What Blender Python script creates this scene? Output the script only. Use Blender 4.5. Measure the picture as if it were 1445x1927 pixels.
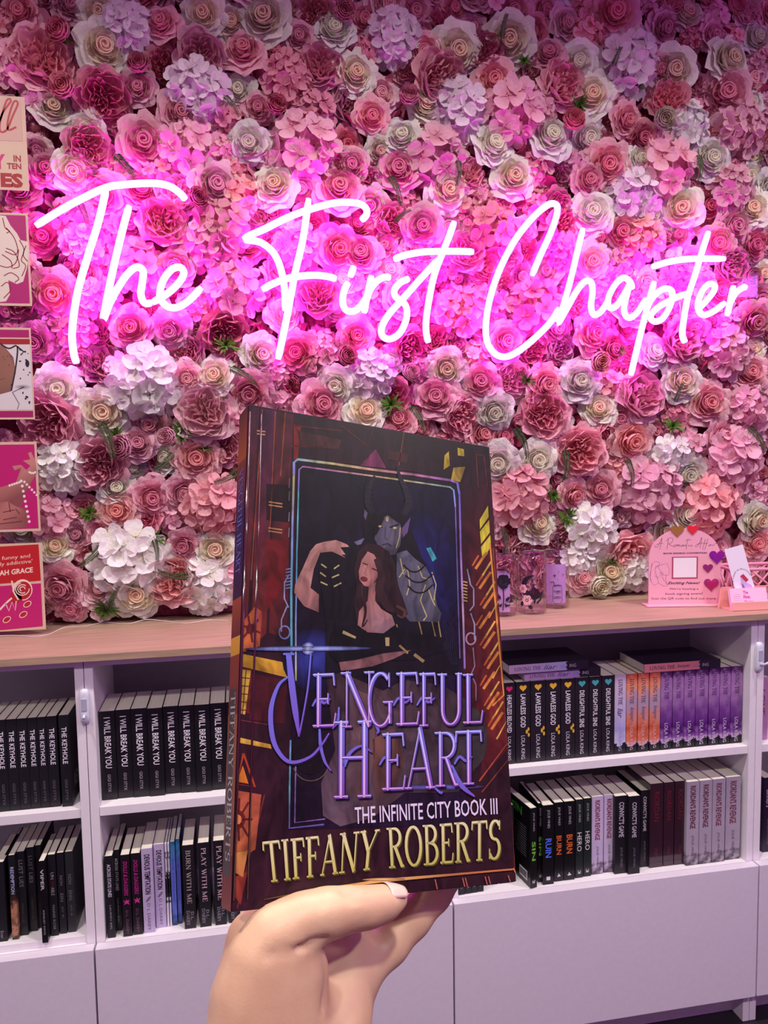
import bpy, math, random
import numpy as np
from mathutils import Vector, Matrix
PI = math.pi
sc = bpy.context.scene
for o in list(bpy.data.objects):
    bpy.data.objects.remove(o)
C = sc.collection

# ------------------------------------------------------------------ camera
FPX, IW, IH = 1480.295, 1445.0, 1927.0
CAM = np.array([0.32591, -1.72699, 1.49738])
YAW, PITCH, ROLL = 0.187423, -0.079966, 0.015116
_f = np.array([math.sin(YAW)*math.cos(PITCH), math.cos(YAW)*math.cos(PITCH), math.sin(PITCH)])
_r = np.array([math.cos(YAW), -math.sin(YAW), 0.0])
_d = np.cross(_f, _r)
RGT = math.cos(ROLL)*_r + math.sin(ROLL)*_d
DWN = -math.sin(ROLL)*_r + math.cos(ROLL)*_d
FWD = _f
cam = bpy.data.cameras.new('camera'); camo = bpy.data.objects.new('camera', cam); C.objects.link(camo)
cam.sensor_fit = 'HORIZONTAL'; cam.sensor_width = 36.0; cam.lens = FPX*36.0/IW
cam.clip_start = 0.01; cam.clip_end = 60
mw = Matrix.Identity(4)
for i in range(3):
    mw[i][0] = RGT[i]; mw[i][1] = -DWN[i]; mw[i][2] = -FWD[i]; mw[i][3] = CAM[i]
camo.matrix_world = mw
sc.camera = camo

# ------------------------------------------------------------------ world, lamps, exposure
sc.view_settings.view_transform = 'Standard'; sc.view_settings.look = 'None'
sc.view_settings.gamma = 1.0; sc.view_settings.use_curve_mapping = False
sc.view_settings.exposure = -0.14
wd = bpy.data.worlds.new('shop_ambience'); sc.world = wd; wd.use_nodes = True
wd.node_tree.nodes['Background'].inputs[0].default_value = (0.50, 0.20, 0.55, 1)
wd.node_tree.nodes['Background'].inputs[1].default_value = 0.45
def lamp(name, loc, energy, size, col, spot=150, blend=0.6, aim=None):
    l = bpy.data.lights.new(name, 'SPOT'); l.energy = energy; l.color = col
    l.shadow_soft_size = size; l.spot_size = math.radians(spot); l.spot_blend = blend
    o = bpy.data.objects.new(name, l); C.objects.link(o); o.location = loc
    if aim is not None:
        o.rotation_euler = (Vector(aim)-Vector(loc)).to_track_quat('-Z', 'Y').to_euler()
    return o
WARM = (1.0, 0.93, 0.86)
for x in (-0.5, 0.75, 2.0):
    lamp('ceiling_spot', (x, -0.72, 2.95), 84, 0.05, WARM, 151, 0.8)
for x in (-0.9, 0.5, 1.9):
    lamp('ceiling_spot', (x, -2.3, 2.95), 85, 0.06, WARM, 140, 0.7)

lamp('purple_shop_light', (3.3, -1.9, 2.3), 48, 0.15, (0.66, 0.18, 1.0), 120, 0.8, (1.4, 0, .8))

# ------------------------------------------------------------------ helpers
def lin(c, a=1.0):
    o = []
    for v in c[:3]:
        v = v/255.0
        o.append(v/12.92 if v <= 0.04045 else ((v+0.055)/1.055)**2.4)
    return (o[0], o[1], o[2], a)
def ray(u, v):
    return FWD + RGT*((u-IW/2)/FPX) + DWN*((v-IH/2)/FPX)
def at(u, v, Y=None, Z=None):
    d = ray(u, v)
    t = (Y-CAM[1])/d[1] if Y is not None else (Z-CAM[2])/d[2]
    return CAM + t*d
def mat(name, col, rough=0.5, metal=0.0, var=0.0, scale=40.0, bump=0.0, spec=0.5, coat=0.0, trans=0.0, sss=0.0, stretch=None, ior=1.45):
    m = bpy.data.materials.new(name); m.use_nodes = True
    nt = m.node_tree; b = nt.nodes['Principled BSDF']
    b.inputs['Base Color'].default_value = lin(col)
    b.inputs['Roughness'].default_value = rough; b.inputs['Metallic'].default_value = metal
    b.inputs['Specular IOR Level'].default_value = spec; b.inputs['Coat Weight'].default_value = coat
    b.inputs['Transmission Weight'].default_value = trans; b.inputs['IOR'].default_value = ior
    if sss:
        b.inputs['Subsurface Weight'].default_value = sss
        b.inputs['Subsurface Radius'].default_value = (0.006, 0.0025, 0.0015); b.inputs['Subsurface Scale'].default_value = 1.0
    if var or bump:
        tc = nt.nodes.new('ShaderNodeTexCoord'); mp = nt.nodes.new('ShaderNodeMapping')
        nt.links.new(tc.outputs['Object'], mp.inputs[0])
        if stretch: mp.inputs['Scale'].default_value = stretch
        n = nt.nodes.new('ShaderNodeTexNoise'); n.inputs['Scale'].default_value = scale; n.inputs['Detail'].default_value = 4
        nt.links.new(mp.outputs[0], n.inputs['Vector'])
        if var:
            r = nt.nodes.new('ShaderNodeValToRGB')
            c = lin(col)
            r.color_ramp.elements[0].position = 0.3; r.color_ramp.elements[1].position = 0.7
            r.color_ramp.elements[0].color = [max(0, x*(1-var)) for x in c[:3]]+[1]
            r.color_ramp.elements[1].color = [min(1, x*(1+var)) for x in c[:3]]+[1]
            nt.links.new(n.outputs[0], r.inputs[0]); nt.links.new(r.outputs[0], b.inputs['Base Color'])
        if bump:
            bp = nt.nodes.new('ShaderNodeBump'); bp.inputs['Strength'].default_value = bump; bp.inputs['Distance'].default_value = 0.002
            nt.links.new(n.outputs[0], bp.inputs['Height']); nt.links.new(bp.outputs[0], b.inputs['Normal'])
    return m
def vcmat(name, rough=0.5, spec=0.5, coat=0.0, translucent=0.0, rnd=0.0, bump=0.0, metal=0.0):
    """print / petal material: colour from the mesh's own colour attribute, small change from object to object"""
    m = bpy.data.materials.new(name); m.use_nodes = True
    nt = m.node_tree; b = nt.nodes['Principled BSDF']; out = nt.nodes['Material Output']
    a = nt.nodes.new('ShaderNodeAttribute'); a.attribute_name = 'Col'
    col = a.outputs['Color']
    if rnd:
        oi = nt.nodes.new('ShaderNodeObjectInfo'); hs = nt.nodes.new('ShaderNodeHueSaturation')
        mr = nt.nodes.new('ShaderNodeMapRange'); mr.inputs[3].default_value = 1-1.9*rnd; mr.inputs[4].default_value = 1+.1*rnd
        nt.links.new(oi.outputs['Random'], mr.inputs[0]); nt.links.new(mr.outputs[0], hs.inputs['Value'])
        m2 = nt.nodes.new('ShaderNodeMath'); m2.operation = 'MULTIPLY'; m2.inputs[1].default_value = 7.31
        m3 = nt.nodes.new('ShaderNodeMath'); m3.operation = 'FRACT'
        mr2 = nt.nodes.new('ShaderNodeMapRange'); mr2.inputs[3].default_value = 0.488; mr2.inputs[4].default_value = 0.512
        nt.links.new(oi.outputs['Random'], m2.inputs[0]); nt.links.new(m2.outputs[0], m3.inputs[0])
        nt.links.new(m3.outputs[0], mr2.inputs[0]); nt.links.new(mr2.outputs[0], hs.inputs['Hue'])
        nt.links.new(col, hs.inputs['Color']); col = hs.outputs[0]
    nt.links.new(col, b.inputs['Base Color'])
    b.inputs['Roughness'].default_value = rough; b.inputs['Specular IOR Level'].default_value = spec
    b.inputs['Coat Weight'].default_value = coat; b.inputs['Coat Roughness'].default_value = 0.08
    b.inputs['Metallic'].default_value = metal
    if bump:
        tc = nt.nodes.new('ShaderNodeTexCoord'); n = nt.nodes.new('ShaderNodeTexNoise'); n.inputs['Scale'].default_value = 6
        bp = nt.nodes.new('ShaderNodeBump'); bp.inputs['Strength'].default_value = bump; bp.inputs['Distance'].default_value = 0.1
        nt.links.new(tc.outputs['Object'], n.inputs['Vector']); nt.links.new(n.outputs[0], bp.inputs['Height']); nt.links.new(bp.outputs[0], b.inputs['Normal'])
    if translucent:
        t = nt.nodes.new('ShaderNodeBsdfTranslucent'); mx = nt.nodes.new('ShaderNodeMixShader'); mx.inputs[0].default_value = translucent
        nt.links.new(col, t.inputs[0]); nt.links.new(b.outputs[0], mx.inputs[1]); nt.links.new(t.outputs[0], mx.inputs[2])
        nt.links.new(mx.outputs[0], out.inputs[0])
    return m
class MB:
    def __init__(s): s.v = []; s.f = []; s.c = []
    def add(s, vs, fs, col=None):
        b = len(s.v); s.v += [tuple(p) for p in vs]; s.f += [tuple(i+b for i in f) for f in fs]
        if col is not None:
            if isinstance(col[0], (tuple, list)): s.c += list(col)
            else: s.c += [col]*len(vs)
        return s
    def box(s, x0, x1, y0, y1, z0, z1, col=None):
        return s.add([(x0,y0,z0),(x1,y0,z0),(x1,y1,z0),(x0,y1,z0),(x0,y0,z1),(x1,y0,z1),(x1,y1,z1),(x0,y1,z1)],
              [(0,3,2,1),(4,5,6,7),(0,1,5,4),(1,2,6,5),(2,3,7,6),(3,0,4,7)], col)
    def tube(s, path, r, n=8, col=None, cap=True, closed=False):
        P = [Vector(p) for p in path]; N = len(P); vs = []; fs = []
        up = None
        for i in range(N):
            t = (P[min(i+1, N-1)]-P[max(i-1, 0)])
            if closed: t = P[(i+1) % N]-P[i-1]
            if t.length < 1e-9: t = Vector((0,0,1))
            t.normalize()
            if up is None:
                up = Vector((0,0,1)) if abs(t.z) < .9 else Vector((1,0,0))
            a = t.cross(up)
            if a.length < 1e-6: a = t.orthogonal()
            a.normalize(); b = a.cross(t).normalized(); up = b
            rr = r[i] if isinstance(r, (list, tuple)) else r
            for k in range(n):
                th = 2*PI*k/n; vs.append(P[i]+a*(rr*math.cos(th))+b*(rr*math.sin(th)))
        for i in range(N-1 if not closed else N):
            j = (i+1) % N
            for k in range(n):
                fs.append((i*n+k, i*n+(k+1) % n, j*n+(k+1) % n, j*n+k))
        if cap and not closed:
            fs.append(tuple(range(n-1, -1, -1))); fs.append(tuple((N-1)*n+k for k in range(n)))
        return s.add(vs, fs, col)
    def lathe(s, prof, n=24, cx=0, cy=0, col=None):
        vs = []; fs = []
        for r, z in prof:
            for k in range(n):
                th = 2*PI*k/n; vs.append((cx+r*math.cos(th), cy+r*math.sin(th), z))
        for i in range(len(prof)-1):
            for k in range(n):
                fs.append((i*n+k, i*n+(k+1) % n, (i+1)*n+(k+1) % n, (i+1)*n+k))
        return s.add(vs, fs, col)
    def mesh(s, name, m, smooth=False):
        me = bpy.data.meshes.new(name); me.from_pydata(s.v, [], s.f); me.update()
        if s.c and len(s.c) == len(s.v):
            at_ = me.attributes.new('Col', 'FLOAT_COLOR', 'POINT')
            at_.data.foreach_set('color', np.array([(c[0], c[1], c[2], 1.0) for c in s.c], dtype=np.float32).ravel())
        if m is not None: me.materials.append(m)
        if smooth: me.polygons.foreach_set('use_smooth', [True]*len(me.polygons))
        return me
    def build(s, name, m, parent=None, smooth=False, bevel=0):
        o = link(name, s.mesh(name, m, smooth), parent)
        if bevel:
            b = o.modifiers.new('bevel', 'BEVEL'); b.width = bevel; b.segments = 2; b.limit_method = 'ANGLE'
        return o
def link(name, data, parent=None, loc=None):
    o = bpy.data.objects.new(name, data); C.objects.link(o)
    if parent is not None: o.parent = parent
    if loc is not None: o.location = loc
    return o
def tag(o, label, cat, group=None):
    o['label'] = label; o['category'] = cat
    if group: o['group'] = group
    return o
def thing(name, label, cat, loc=(0,0,0), rotz=0.0, group=None):
    o = link(name, None, None, loc); o.rotation_euler = (0, 0, rotz); o.empty_display_size = 0.02
    return tag(o, label, cat, group)
def struct(o): o['kind'] = 'structure'; return o
ORD = ['first','second','third','fourth','fifth','sixth','seventh','eighth','ninth','tenth']
def smoothpath(pts, n=6):
    P = [np.array(p, float) for p in pts]; P = [2*P[0]-P[1]]+P+[2*P[-1]-P[-2]]; out = []
    for i in range(1, len(P)-2):
        for k in range(n):
            t = k/n; a, b, c, d = P[i-1], P[i], P[i+1], P[i+2]
            out.append(0.5*((2*b)+(-a+c)*t+(2*a-5*b+4*c-d)*t*t+(-a+3*b-3*c+d)*t**3))
    out.append(P[-2]); return out

# ------------------------------------------------------------------ lettering (flat print)
_tc = {}
def bfont(s, bold=0.0, shear=0.0):
    """the built-in sans letters as flat polygons, fitted into the unit square"""
    k = (s, bold, shear)
    if k not in _tc:
        cu = bpy.data.curves.new('t', 'FONT'); cu.body = s; cu.resolution_u = 2; cu.offset = bold; cu.shear = shear; cu.fill_mode = 'FRONT'
        o = bpy.data.objects.new('t', cu); C.objects.link(o); bpy.context.view_layer.update()
        me = bpy.data.meshes.new_from_object(o.evaluated_get(bpy.context.evaluated_depsgraph_get()))
        v = np.array([p.co[:2] for p in me.vertices]); f = [tuple(p.vertices) for p in me.polygons]
        lo, hi = v.min(0), v.max(0); v = (v-lo)/(hi-lo)
        bpy.data.objects.remove(o); bpy.data.curves.remove(cu); bpy.data.meshes.remove(me)
        _tc[k] = (v, f)
    return _tc[k]
def arcp(cx, cy, rx, ry, a0, a1, n=12):
    return [(cx+rx*math.cos(math.radians(a0+(a1-a0)*i/n)), cy+ry*math.sin(math.radians(a0+(a1-a0)*i/n))) for i in range(n+1)]
def stroke2d(pts, w):
    P = np.array(pts, float); N = len(P); vs = []; fs = []
    for i in range(N):
        t = P[min(i+1, N-1)]-P[max(i-1, 0)]; L = np.hypot(*t) or 1; n = np.array([-t[1], t[0]])/L
        ww = w[i] if isinstance(w, (list, tuple, np.ndarray)) else w
        vs += [P[i]+n*ww/2, P[i]-n*ww/2]
    for i in range(N-1): fs.append((2*i, 2*i+1, 2*i+3, 2*i+2))
    return vs, fs
TK, TN = 0.125, 0.05
def _ser(x, y, w=.14): return ([(x-w, y), (x+w, y)], .045)
def _swell(pts, lo, hi, horiz=True):
    P = np.array(pts); t = np.gradient(P, axis=0); L = np.hypot(t[:,0], t[:,1])+1e-9
    return (pts, list(lo+(hi-lo)*np.abs(t[:,1])/L))
def _g():
    G = {}
    st = lambda x, y0=0, y1=1, w=TK: ([(x, y0), (x, y1)], w)
    G['I'] = (.34, [st(.17), _ser(.17, .02), _ser(.17, .98)])
    G['T'] = (.72, [st(.36), _ser(.36, .02), ([(.02, .97), (.70, .97)], .06), ([(.04, .99), (.02, .78)], .05), ([(.68, .99), (.70, .78)], .05)])
    G['F'] = (.58, [st(.17), _ser(.17, .02), ([(.03, .97), (.54, .97)], .06), ([(.53, .99), (.56, .76)], .05), ([(.17, .52), (.42, .52)], .05), ([(.42, .62), (.42, .42)], .04)])
    G['E'] = (.64, G['F'][1][:1]+[([(.03, .97), (.56, .97)], .06), ([(.55, .99), (.58, .76)], .05), ([(.17, .52), (.42, .52)], .05), ([(.42, .62), (.42, .42)], .04), ([(.03, .03), (.58, .03)], .06), ([(.57, .01), (.62, .25)], .05)])
    G['L'] = (.6, [st(.17), _ser(.17, .98), ([(.03, .03), (.54, .03)], .06), ([(.53, .01), (.58, .26)], .05)])
    G['H'] = (.82, [st(.17), st(.65), _ser(.17, .02), _ser(.17, .98), _ser(.65, .02), _ser(.65, .98), ([(.17, .52), (.65, .52)], .05)])
    G['A'] = (.78, [([(.08, 0), (.40, 1)], TN), ([(.38, 1), (.68, 0)], TK), ([(.18, .33), (.58, .33)], .045), _ser(.09, .02, .09), _ser(.67, .02, .12)])
    G['N'] = (.82, [st(.14, w=TN), st(.68, w=TN), ([(.13, 1), (.68, 0)], TK), _ser(.12, .98, .12), _ser(.14, .02, .12), _ser(.68, .98, .12)])
    G['Y'] = (.76, [([(.1, 1), (.38, .46)], TK), ([(.68, 1), (.38, .46)], TN), st(.38, 0, .48), _ser(.38, .02), _ser(.1, .98, .12), _ser(.68, .98, .1)])
    G['V'] = (.78, [([(.1, 1), (.40, 0)], TK), ([(.70, 1), (.40, 0)], TN), _ser(.1, .98, .12), _ser(.69, .98, .1)])
    G['W'] = (1.08, [([(.1, 1), (.34, 0)], TK), ([(.54, 1), (.34, 0)], TN), ([(.5, 1), (.74, 0)], TK), ([(.98, 1), (.74, 0)], TN), _ser(.1, .98, .1), _ser(.5, .98, .1), _ser(.97, .98, .1)])
    G['M'] = (.98, [st(.14, w=TN), ([(.14, 1), (.48, .05)], TK), ([(.82, 1), (.48, .05)], TN), st(.82), _ser(.12, .98, .1), _ser(.14, .02, .12), _ser(.82, .02), _ser(.84, .98, .1)])
    bowl = lambda y, h, rx: _swell([(.17, y+h)]+arcp(.32, y, rx, h, 90, -90, 14)+[(.17, y-h)], .05, TK)
    G['R'] = (.74, [st(.17), _ser(.17, .02), _ser(.1, .98, .1), bowl(.75, .225, .27), ([(.34, .53), (.62, .03), (.72, .03)], [TK, TK, .05])])
    G['P'] = (.66, [st(.17), _ser(.17, .02), _ser(.1, .98, .1), bowl(.74, .235, .28)])
    G['B'] = (.70, [st(.17), _ser(.1, .02, .1), _ser(.1, .98, .1), bowl(.76, .215, .25), bowl(.28, .26, .31)])
    G['D'] = (.78, [st(.17), _ser(.1, .02, .1), _ser(.1, .98, .1), bowl(.5, .475, .40)])
    G['O'] = (.80, [_swell(arcp(.40, .5, .33, .48, 0, 360, 26), .05, TK)])
    G['G'] = (.80, [_swell(arcp(.42, .5, .34, .48, 50, 330, 22), .05, TK), st(.70, .06, .45), ([(.5, .45), (.8, .45)], .05), ([(.64, .86), (.68, .98), (.68, .72)], .05)])
    G['U'] = (.80, [_swell([(.17, 1), (.17, .35)]+arcp(.42, .3, .25, .28, 180, 360, 12)+[(.67, 1)], .05, TK), _ser(.17, .98), _ser(.67, .98, .1)])
    G['S'] = (.60, [_swell(arcp(.31, .74, .21, .23, 30, 250, 12)+arcp(.29, .27, .23, .25, 70, -150, 12), .05, TK), ([(.51, .98), (.51, .74)], .045), ([(.07, .02), (.07, .28)], .045)])
    return G
GL = _g()
def serif(s, gap=.04, ws=1.0):
    vs = []; fs = []; x = 0
    for ch in s:
        if ch == ' ': x += .38; continue
        w, sts = GL[ch]
        for pts, wd_ in sts:
            a, b = stroke2d(pts, (np.array(wd_)*ws if not isinstance(wd_, float) else wd_*ws)); k = len(vs)
            vs += [(p[0]+x, p[1]) for p in a]; fs += [tuple(i+k for i in q) for q in b]
        x += w+gap
    v = np.array(vs); v[:, 0] /= (x-gap)
    return v, fs
def letters(s, font='sans', bold=0.0, shear=0.0):
    return serif(s) if font == 'serif' else bfont(s, bold, shear)
PRINT = vcmat('printed_ink', 0.45)
GLOSSPRINT = vcmat('glossy_printed_cover', 0.38, 0.22, 0.10)

ARTPRINT = vcmat('painterly_cover_print', 0.38, 0.2, 0.10)
def _paint(m):
    nt = m.node_tree; b = nt.nodes['Principled BSDF']; src = b.inputs['Base Color'].links[0].from_socket
    tc = nt.nodes.new('ShaderNodeTexCoord'); n = nt.nodes.new('ShaderNodeTexNoise'); n.inputs['Scale'].default_value = 70; n.inputs['Detail'].default_value = 6; n.inputs['Distortion'].default_value = 1.5
    mp = nt.nodes.new('ShaderNodeMapping'); mp.inputs['Scale'].default_value = (1.6, 1, .8); nt.links.new(tc.outputs['Object'], mp.inputs[0]); nt.links.new(mp.outputs[0], n.inputs['Vector'])
    mr = nt.nodes.new('ShaderNodeMapRange'); mr.inputs[1].default_value = .3; mr.inputs[2].default_value = .7; mr.inputs[3].default_value = .35; mr.inputs[4].default_value = 1.15
    nt.links.new(n.outputs[0], mr.inputs[0]); hs = nt.nodes.new('ShaderNodeHueSaturation'); nt.links.new(src, hs.inputs['Color']); nt.links.new(mr.outputs[0], hs.inputs['Value']); nt.links.new(hs.outputs[0], b.inputs['Base Color'])
_paint(ARTPRINT)

# spine lettering: reads downwards, letter tops towards +X.  key -> shared mesh, origin at the top centre of the line
_sp = {}
def spine_text(name, parent, s, xc, ztop, length, h, col, font='sans', bold=0.0, shear=0.0, y=-0.0004, up=False):
    k = (s, round(length, 4), round(h, 4), col, font, bold, shear, up)
    if k not in _sp:
        v, f = letters(s, font, bold, shear)
        if up: P = [(-(p[1]-.5)*h, 0, -length+p[0]*length) for p in v]
        else: P = [((p[1]-.5)*h, 0, -p[0]*length) for p in v]
        _sp[k] = MB().add(P, f, lin(col)).mesh(name, PRINT)
    return link(name, _sp[k], parent, (xc, y, ztop))

# ================================================================== the setting
M_floor = mat('dark_floor', (30, 24, 34), 0.6, var=0.3, scale=8)
M_wall = mat('plaster_wall', (150, 95, 110), 0.8, var=0.06, scale=12)
M_ceil = mat('ceiling_paint', (205, 195, 205), 0.9, var=0.03)
struct(MB().box(-1.6, 3.6, -3.2, 0.36, -0.05, 0).build('floor', M_floor))
struct(MB().box(-1.6, 3.6, 0.36, 0.42, -0.05, 3.0).build('wall_back', M_wall))
struct(MB().box(-1.6, 3.6, -3.2, 0.42, 3.0, 3.06).build('ceiling', M_ceil))

# ================================================================== cabinets and worktop
M_white = mat('white_laminate', (240, 234, 240), 0.42, var=0.02, scale=60)
M_front = mat('pale_lilac_drawer_laminate', (226, 216, 230), 0.45, var=0.02, scale=90)
M_back = mat('cabinet_back_board', (150, 145, 150), 0.7, var=0.03)
M_oak = mat('oak_worktop', (172, 143, 120), 0.45, var=0.16, scale=6, stretch=(1.5, 22, 22))
M_metal = mat('steel_pin', (170, 170, 175), 0.3, 1.0)
ZS, ZB, ZC, TC = 0.7357, 0.4336, 1.0792, 0.016
cabl = ['white open cabinet at the left edge holding black paperbacks behind the hand side',
        'white open cabinet directly behind the held book and the hand',
        'white open cabinet on the right holding purple and orange paperbacks',
        'white open cabinet cut off by the right edge of the photo']
cabl[0] = 'white open cabinet at the far left edge under the hanging cards'
for i in range(4):
    x0 = -0.8+0.8*i; w = 0.8
    t = thing('bookcase_cabinet', cabl[i], 'cabinet', (x0, 0, 0), 0, 'white cabinets under the worktop')
    for s in (0.0008, w-0.0188):
        MB().box(s, s+.018, 0, .28, 0, ZC-TC).build('side_panel', M_white, t, bevel=.0007)
    MB().box(.0188, w-.0188, .268, .276, .06, ZC-TC-.016).build('back_panel', M_back, t)
    MB().box(.0188, w-.0188, .0, .268, ZC-TC-.016, ZC-TC).build('top_panel', M_white, t)
    MB().box(.0192, w-.0192, .003, .266, ZS-.020, ZS).build('shelf', M_white, t, bevel=.0007)
    MB().box(.0192, w-.0192, .0, .266, ZB-.018, ZB).build('bottom_shelf', M_white, t, bevel=.0007)
    if i == 0:
        MB().box(.0192, w-.0192, .006, .266, ZB+.0003, ZB+.016).build('raised_shelf', M_white, t, bevel=.0007)
    d = MB().box(.002, w-.002, -.026, -.002, .0846, ZB).build('drawer_front', M_front, t, bevel=.0012)
    MB().box(.0188, w-.0188, .045, .06, 0, .082).build('plinth', M_white, t)
    pins = [(.0190, .05), (w-.0190, .05)]
    for px_, py_ in pins:
        p = MB().tube([(px_-.002, py_, .93), (px_+.004 if px_ < .4 else px_-.004, py_, .93)], .004, 8)
        p.build('shelf_pin', M_metal, t)
tag(MB().box(-1.0, 2.6, -.025, .34, ZC-TC, ZC).build('worktop', M_oak, bevel=.0008), 'long oak effect worktop running across all the white cabinets', 'worktop')

# plastic catches bridging the cabinet posts
M_plast = mat('translucent_white_plastic', (222, 222, 238), 0.25, spec=0.6)
M_slot = mat('grey_plastic_slot', (176, 174, 196), 0.35)
def catch(x, ztop, label, flip):
    t = thing('cabinet_catch', label, 'catch', (x, 0, ztop), 0, 'plastic catches on the cabinet posts')
    L, W_, D = .076, .021, .011
    vs = []; N = 16
    def ring(sx, y):
        out = []
        for k in range(N):
            th = 2*PI*k/N; c, s = math.cos(th), math.sin(th)
            out.append((sx*W_/2*math.copysign(abs(c)**.55, c), y, -L/2+sx*L/2*math.copysign(abs(s)**.45, s)))
        return out
    for sx, y in ((1, -.0004), (1.0, -D*.55), (.9, -D*.9), (.72, -D)): vs += ring(sx, y)
    fs = [(i*N+k, i*N+(k+1) % N, (i+1)*N+(k+1) % N, (i+1)*N+k) for i in range(3) for k in range(N)]
    fs.append(tuple(3*N+k for k in range(N)))
    MB().add(vs, fs).build('catch_body', M_plast, t, True)
    r = MB().box(-.0055, .0055, -D-.0016, -D+.001, -.046, -.020)
    r.build('slider_recess', M_slot, t, bevel=.0008)
    e = (.012, -.030, -.046) if flip else (.001, -.028, -.056)
    MB().tube([(0, -D, -.056), ((e[0])*.5, -D-.008, -.054), (e[0], e[1], e[2])], [.0035, .003, .0034], 8).build('lever', M_plast, t, True)
zt = at(160, 1295, Y=0)[2]
catch(0.0, zt, 'white plastic catch on the left post between the black book rows', False)
zt = at(1427, 1207, Y=0)[2]
catch(1.601, zt, 'white plastic catch with raised lever on the right post', True)

# ================================================================== flower wall
PETAL = vcmat('fabric_petal', 0.75, 0.2, 0, 0.22, 0.12, bump=0.15)
LEAF = vcmat('fabric_leaf', 0.6, 0.3, 0, 0.15, 0.15)
rng = random.Random(7)
def mixc(a, b, t): return tuple(a[i]*(1-t)+b[i]*t for i in range(3))
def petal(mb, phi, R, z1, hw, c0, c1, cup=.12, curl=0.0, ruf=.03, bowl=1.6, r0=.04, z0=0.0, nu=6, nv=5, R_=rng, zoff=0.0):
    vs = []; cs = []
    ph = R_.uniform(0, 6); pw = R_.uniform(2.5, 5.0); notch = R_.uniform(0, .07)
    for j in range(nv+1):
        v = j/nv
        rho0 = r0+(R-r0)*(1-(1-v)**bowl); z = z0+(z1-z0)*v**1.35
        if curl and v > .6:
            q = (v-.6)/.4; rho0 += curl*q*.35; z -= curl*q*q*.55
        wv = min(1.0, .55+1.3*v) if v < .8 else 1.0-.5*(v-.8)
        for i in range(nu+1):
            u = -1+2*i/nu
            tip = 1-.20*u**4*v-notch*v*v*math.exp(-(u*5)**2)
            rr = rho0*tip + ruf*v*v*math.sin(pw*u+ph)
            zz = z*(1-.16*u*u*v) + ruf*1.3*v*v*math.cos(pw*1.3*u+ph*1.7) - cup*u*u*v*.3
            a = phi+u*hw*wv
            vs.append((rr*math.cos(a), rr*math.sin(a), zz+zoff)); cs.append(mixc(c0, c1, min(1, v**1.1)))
    n = nu+1
    fs = [(j*n+i, j*n+i+1, (j+1)*n+i+1, (j+1)*n+i) for j in range(nv) for i in range(nu)]
    mb.add(vs, fs, cs)
def spiral_heart(mb, R1, turns, zt, c0, c1, R_):
    """the rolled heart of a rose: one ribbon wound outwards with its rim turned over"""
    N = int(turns*14); vs = []; cs = []; ph = R_.uniform(0, 6)
    for i in range(N+1):
        t = i/N; a = ph+t*turns*2*PI; r = .03+(R1-.03)*t**.9
        r *= 1+.10*math.sin(a*1.5+ph)
        zr = zt*(1-.10*t)+.02*math.sin(a*2.2)
        for q, (dr, dz) in enumerate(((-.03, -.13), (0, -.05), (.012, 0), (.05, -.012))):
            vs.append(((r+dr)*math.cos(a), (r+dr)*math.sin(a), zr+dz)); cs.append(mixc(c0, c1, (0, .35, .9, 1)[q]))
    fs = [(i*4+q, i*4+q+1, i*4+q+5, i*4+q+4) for i in range(N) for q in range(3)]
    mb.add(vs, fs, cs)
    mb.add([(R1*1.1*math.cos(k*PI/5), R1*1.1*math.sin(k*PI/5), zt-.13) for k in range(10)], [tuple(range(10))], c0)
# colours: (heart, inner petal, outer base, outer tip)
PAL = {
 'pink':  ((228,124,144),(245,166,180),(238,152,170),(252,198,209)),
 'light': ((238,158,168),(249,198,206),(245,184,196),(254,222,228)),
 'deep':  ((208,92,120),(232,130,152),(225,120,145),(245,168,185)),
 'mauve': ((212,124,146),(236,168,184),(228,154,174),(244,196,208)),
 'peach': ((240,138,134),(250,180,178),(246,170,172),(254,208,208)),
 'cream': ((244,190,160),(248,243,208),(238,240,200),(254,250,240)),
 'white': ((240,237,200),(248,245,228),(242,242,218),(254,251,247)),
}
PAL = {k: [lin(c)[:3] for c in v] for k, v in PAL.items()}
def rose_layers(seed, open_=1.0):
    L = [(3, .34, .56, 1.25, .03, .03, 'i'), (4, .46, .52, 1.05, .07, .035, 'i'), (5, .60, .44, .92, .12, .045, 'i'), (5, .78, .33, .90, .16, .06, 'o'), (6, .97, .18, .78, .16, .075, 'o')]
    return L
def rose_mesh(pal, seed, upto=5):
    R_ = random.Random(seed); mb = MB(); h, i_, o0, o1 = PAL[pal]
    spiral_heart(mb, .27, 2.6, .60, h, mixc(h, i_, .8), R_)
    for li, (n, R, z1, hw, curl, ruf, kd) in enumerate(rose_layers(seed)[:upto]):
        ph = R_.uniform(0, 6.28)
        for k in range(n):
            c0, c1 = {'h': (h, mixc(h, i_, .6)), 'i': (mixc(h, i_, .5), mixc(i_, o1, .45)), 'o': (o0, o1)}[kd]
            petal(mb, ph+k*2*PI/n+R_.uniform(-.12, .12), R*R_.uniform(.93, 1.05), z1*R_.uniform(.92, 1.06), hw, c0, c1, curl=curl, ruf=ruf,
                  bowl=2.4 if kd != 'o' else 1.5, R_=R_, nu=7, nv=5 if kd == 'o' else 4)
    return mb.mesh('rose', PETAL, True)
def rose_petal_mesh(pal, layer, seed):
    R_ = random.Random(seed); mb = MB(); h, i_, o0, o1 = PAL[pal]; n, R, z1, hw, curl, ruf, kd = rose_layers(seed)[layer]
    petal(mb, 0, R, z1, hw, o0, o1, curl=curl, ruf=ruf, bowl=1.5, R_=R_)
    return mb.mesh('petal', PETAL, True)
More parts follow.
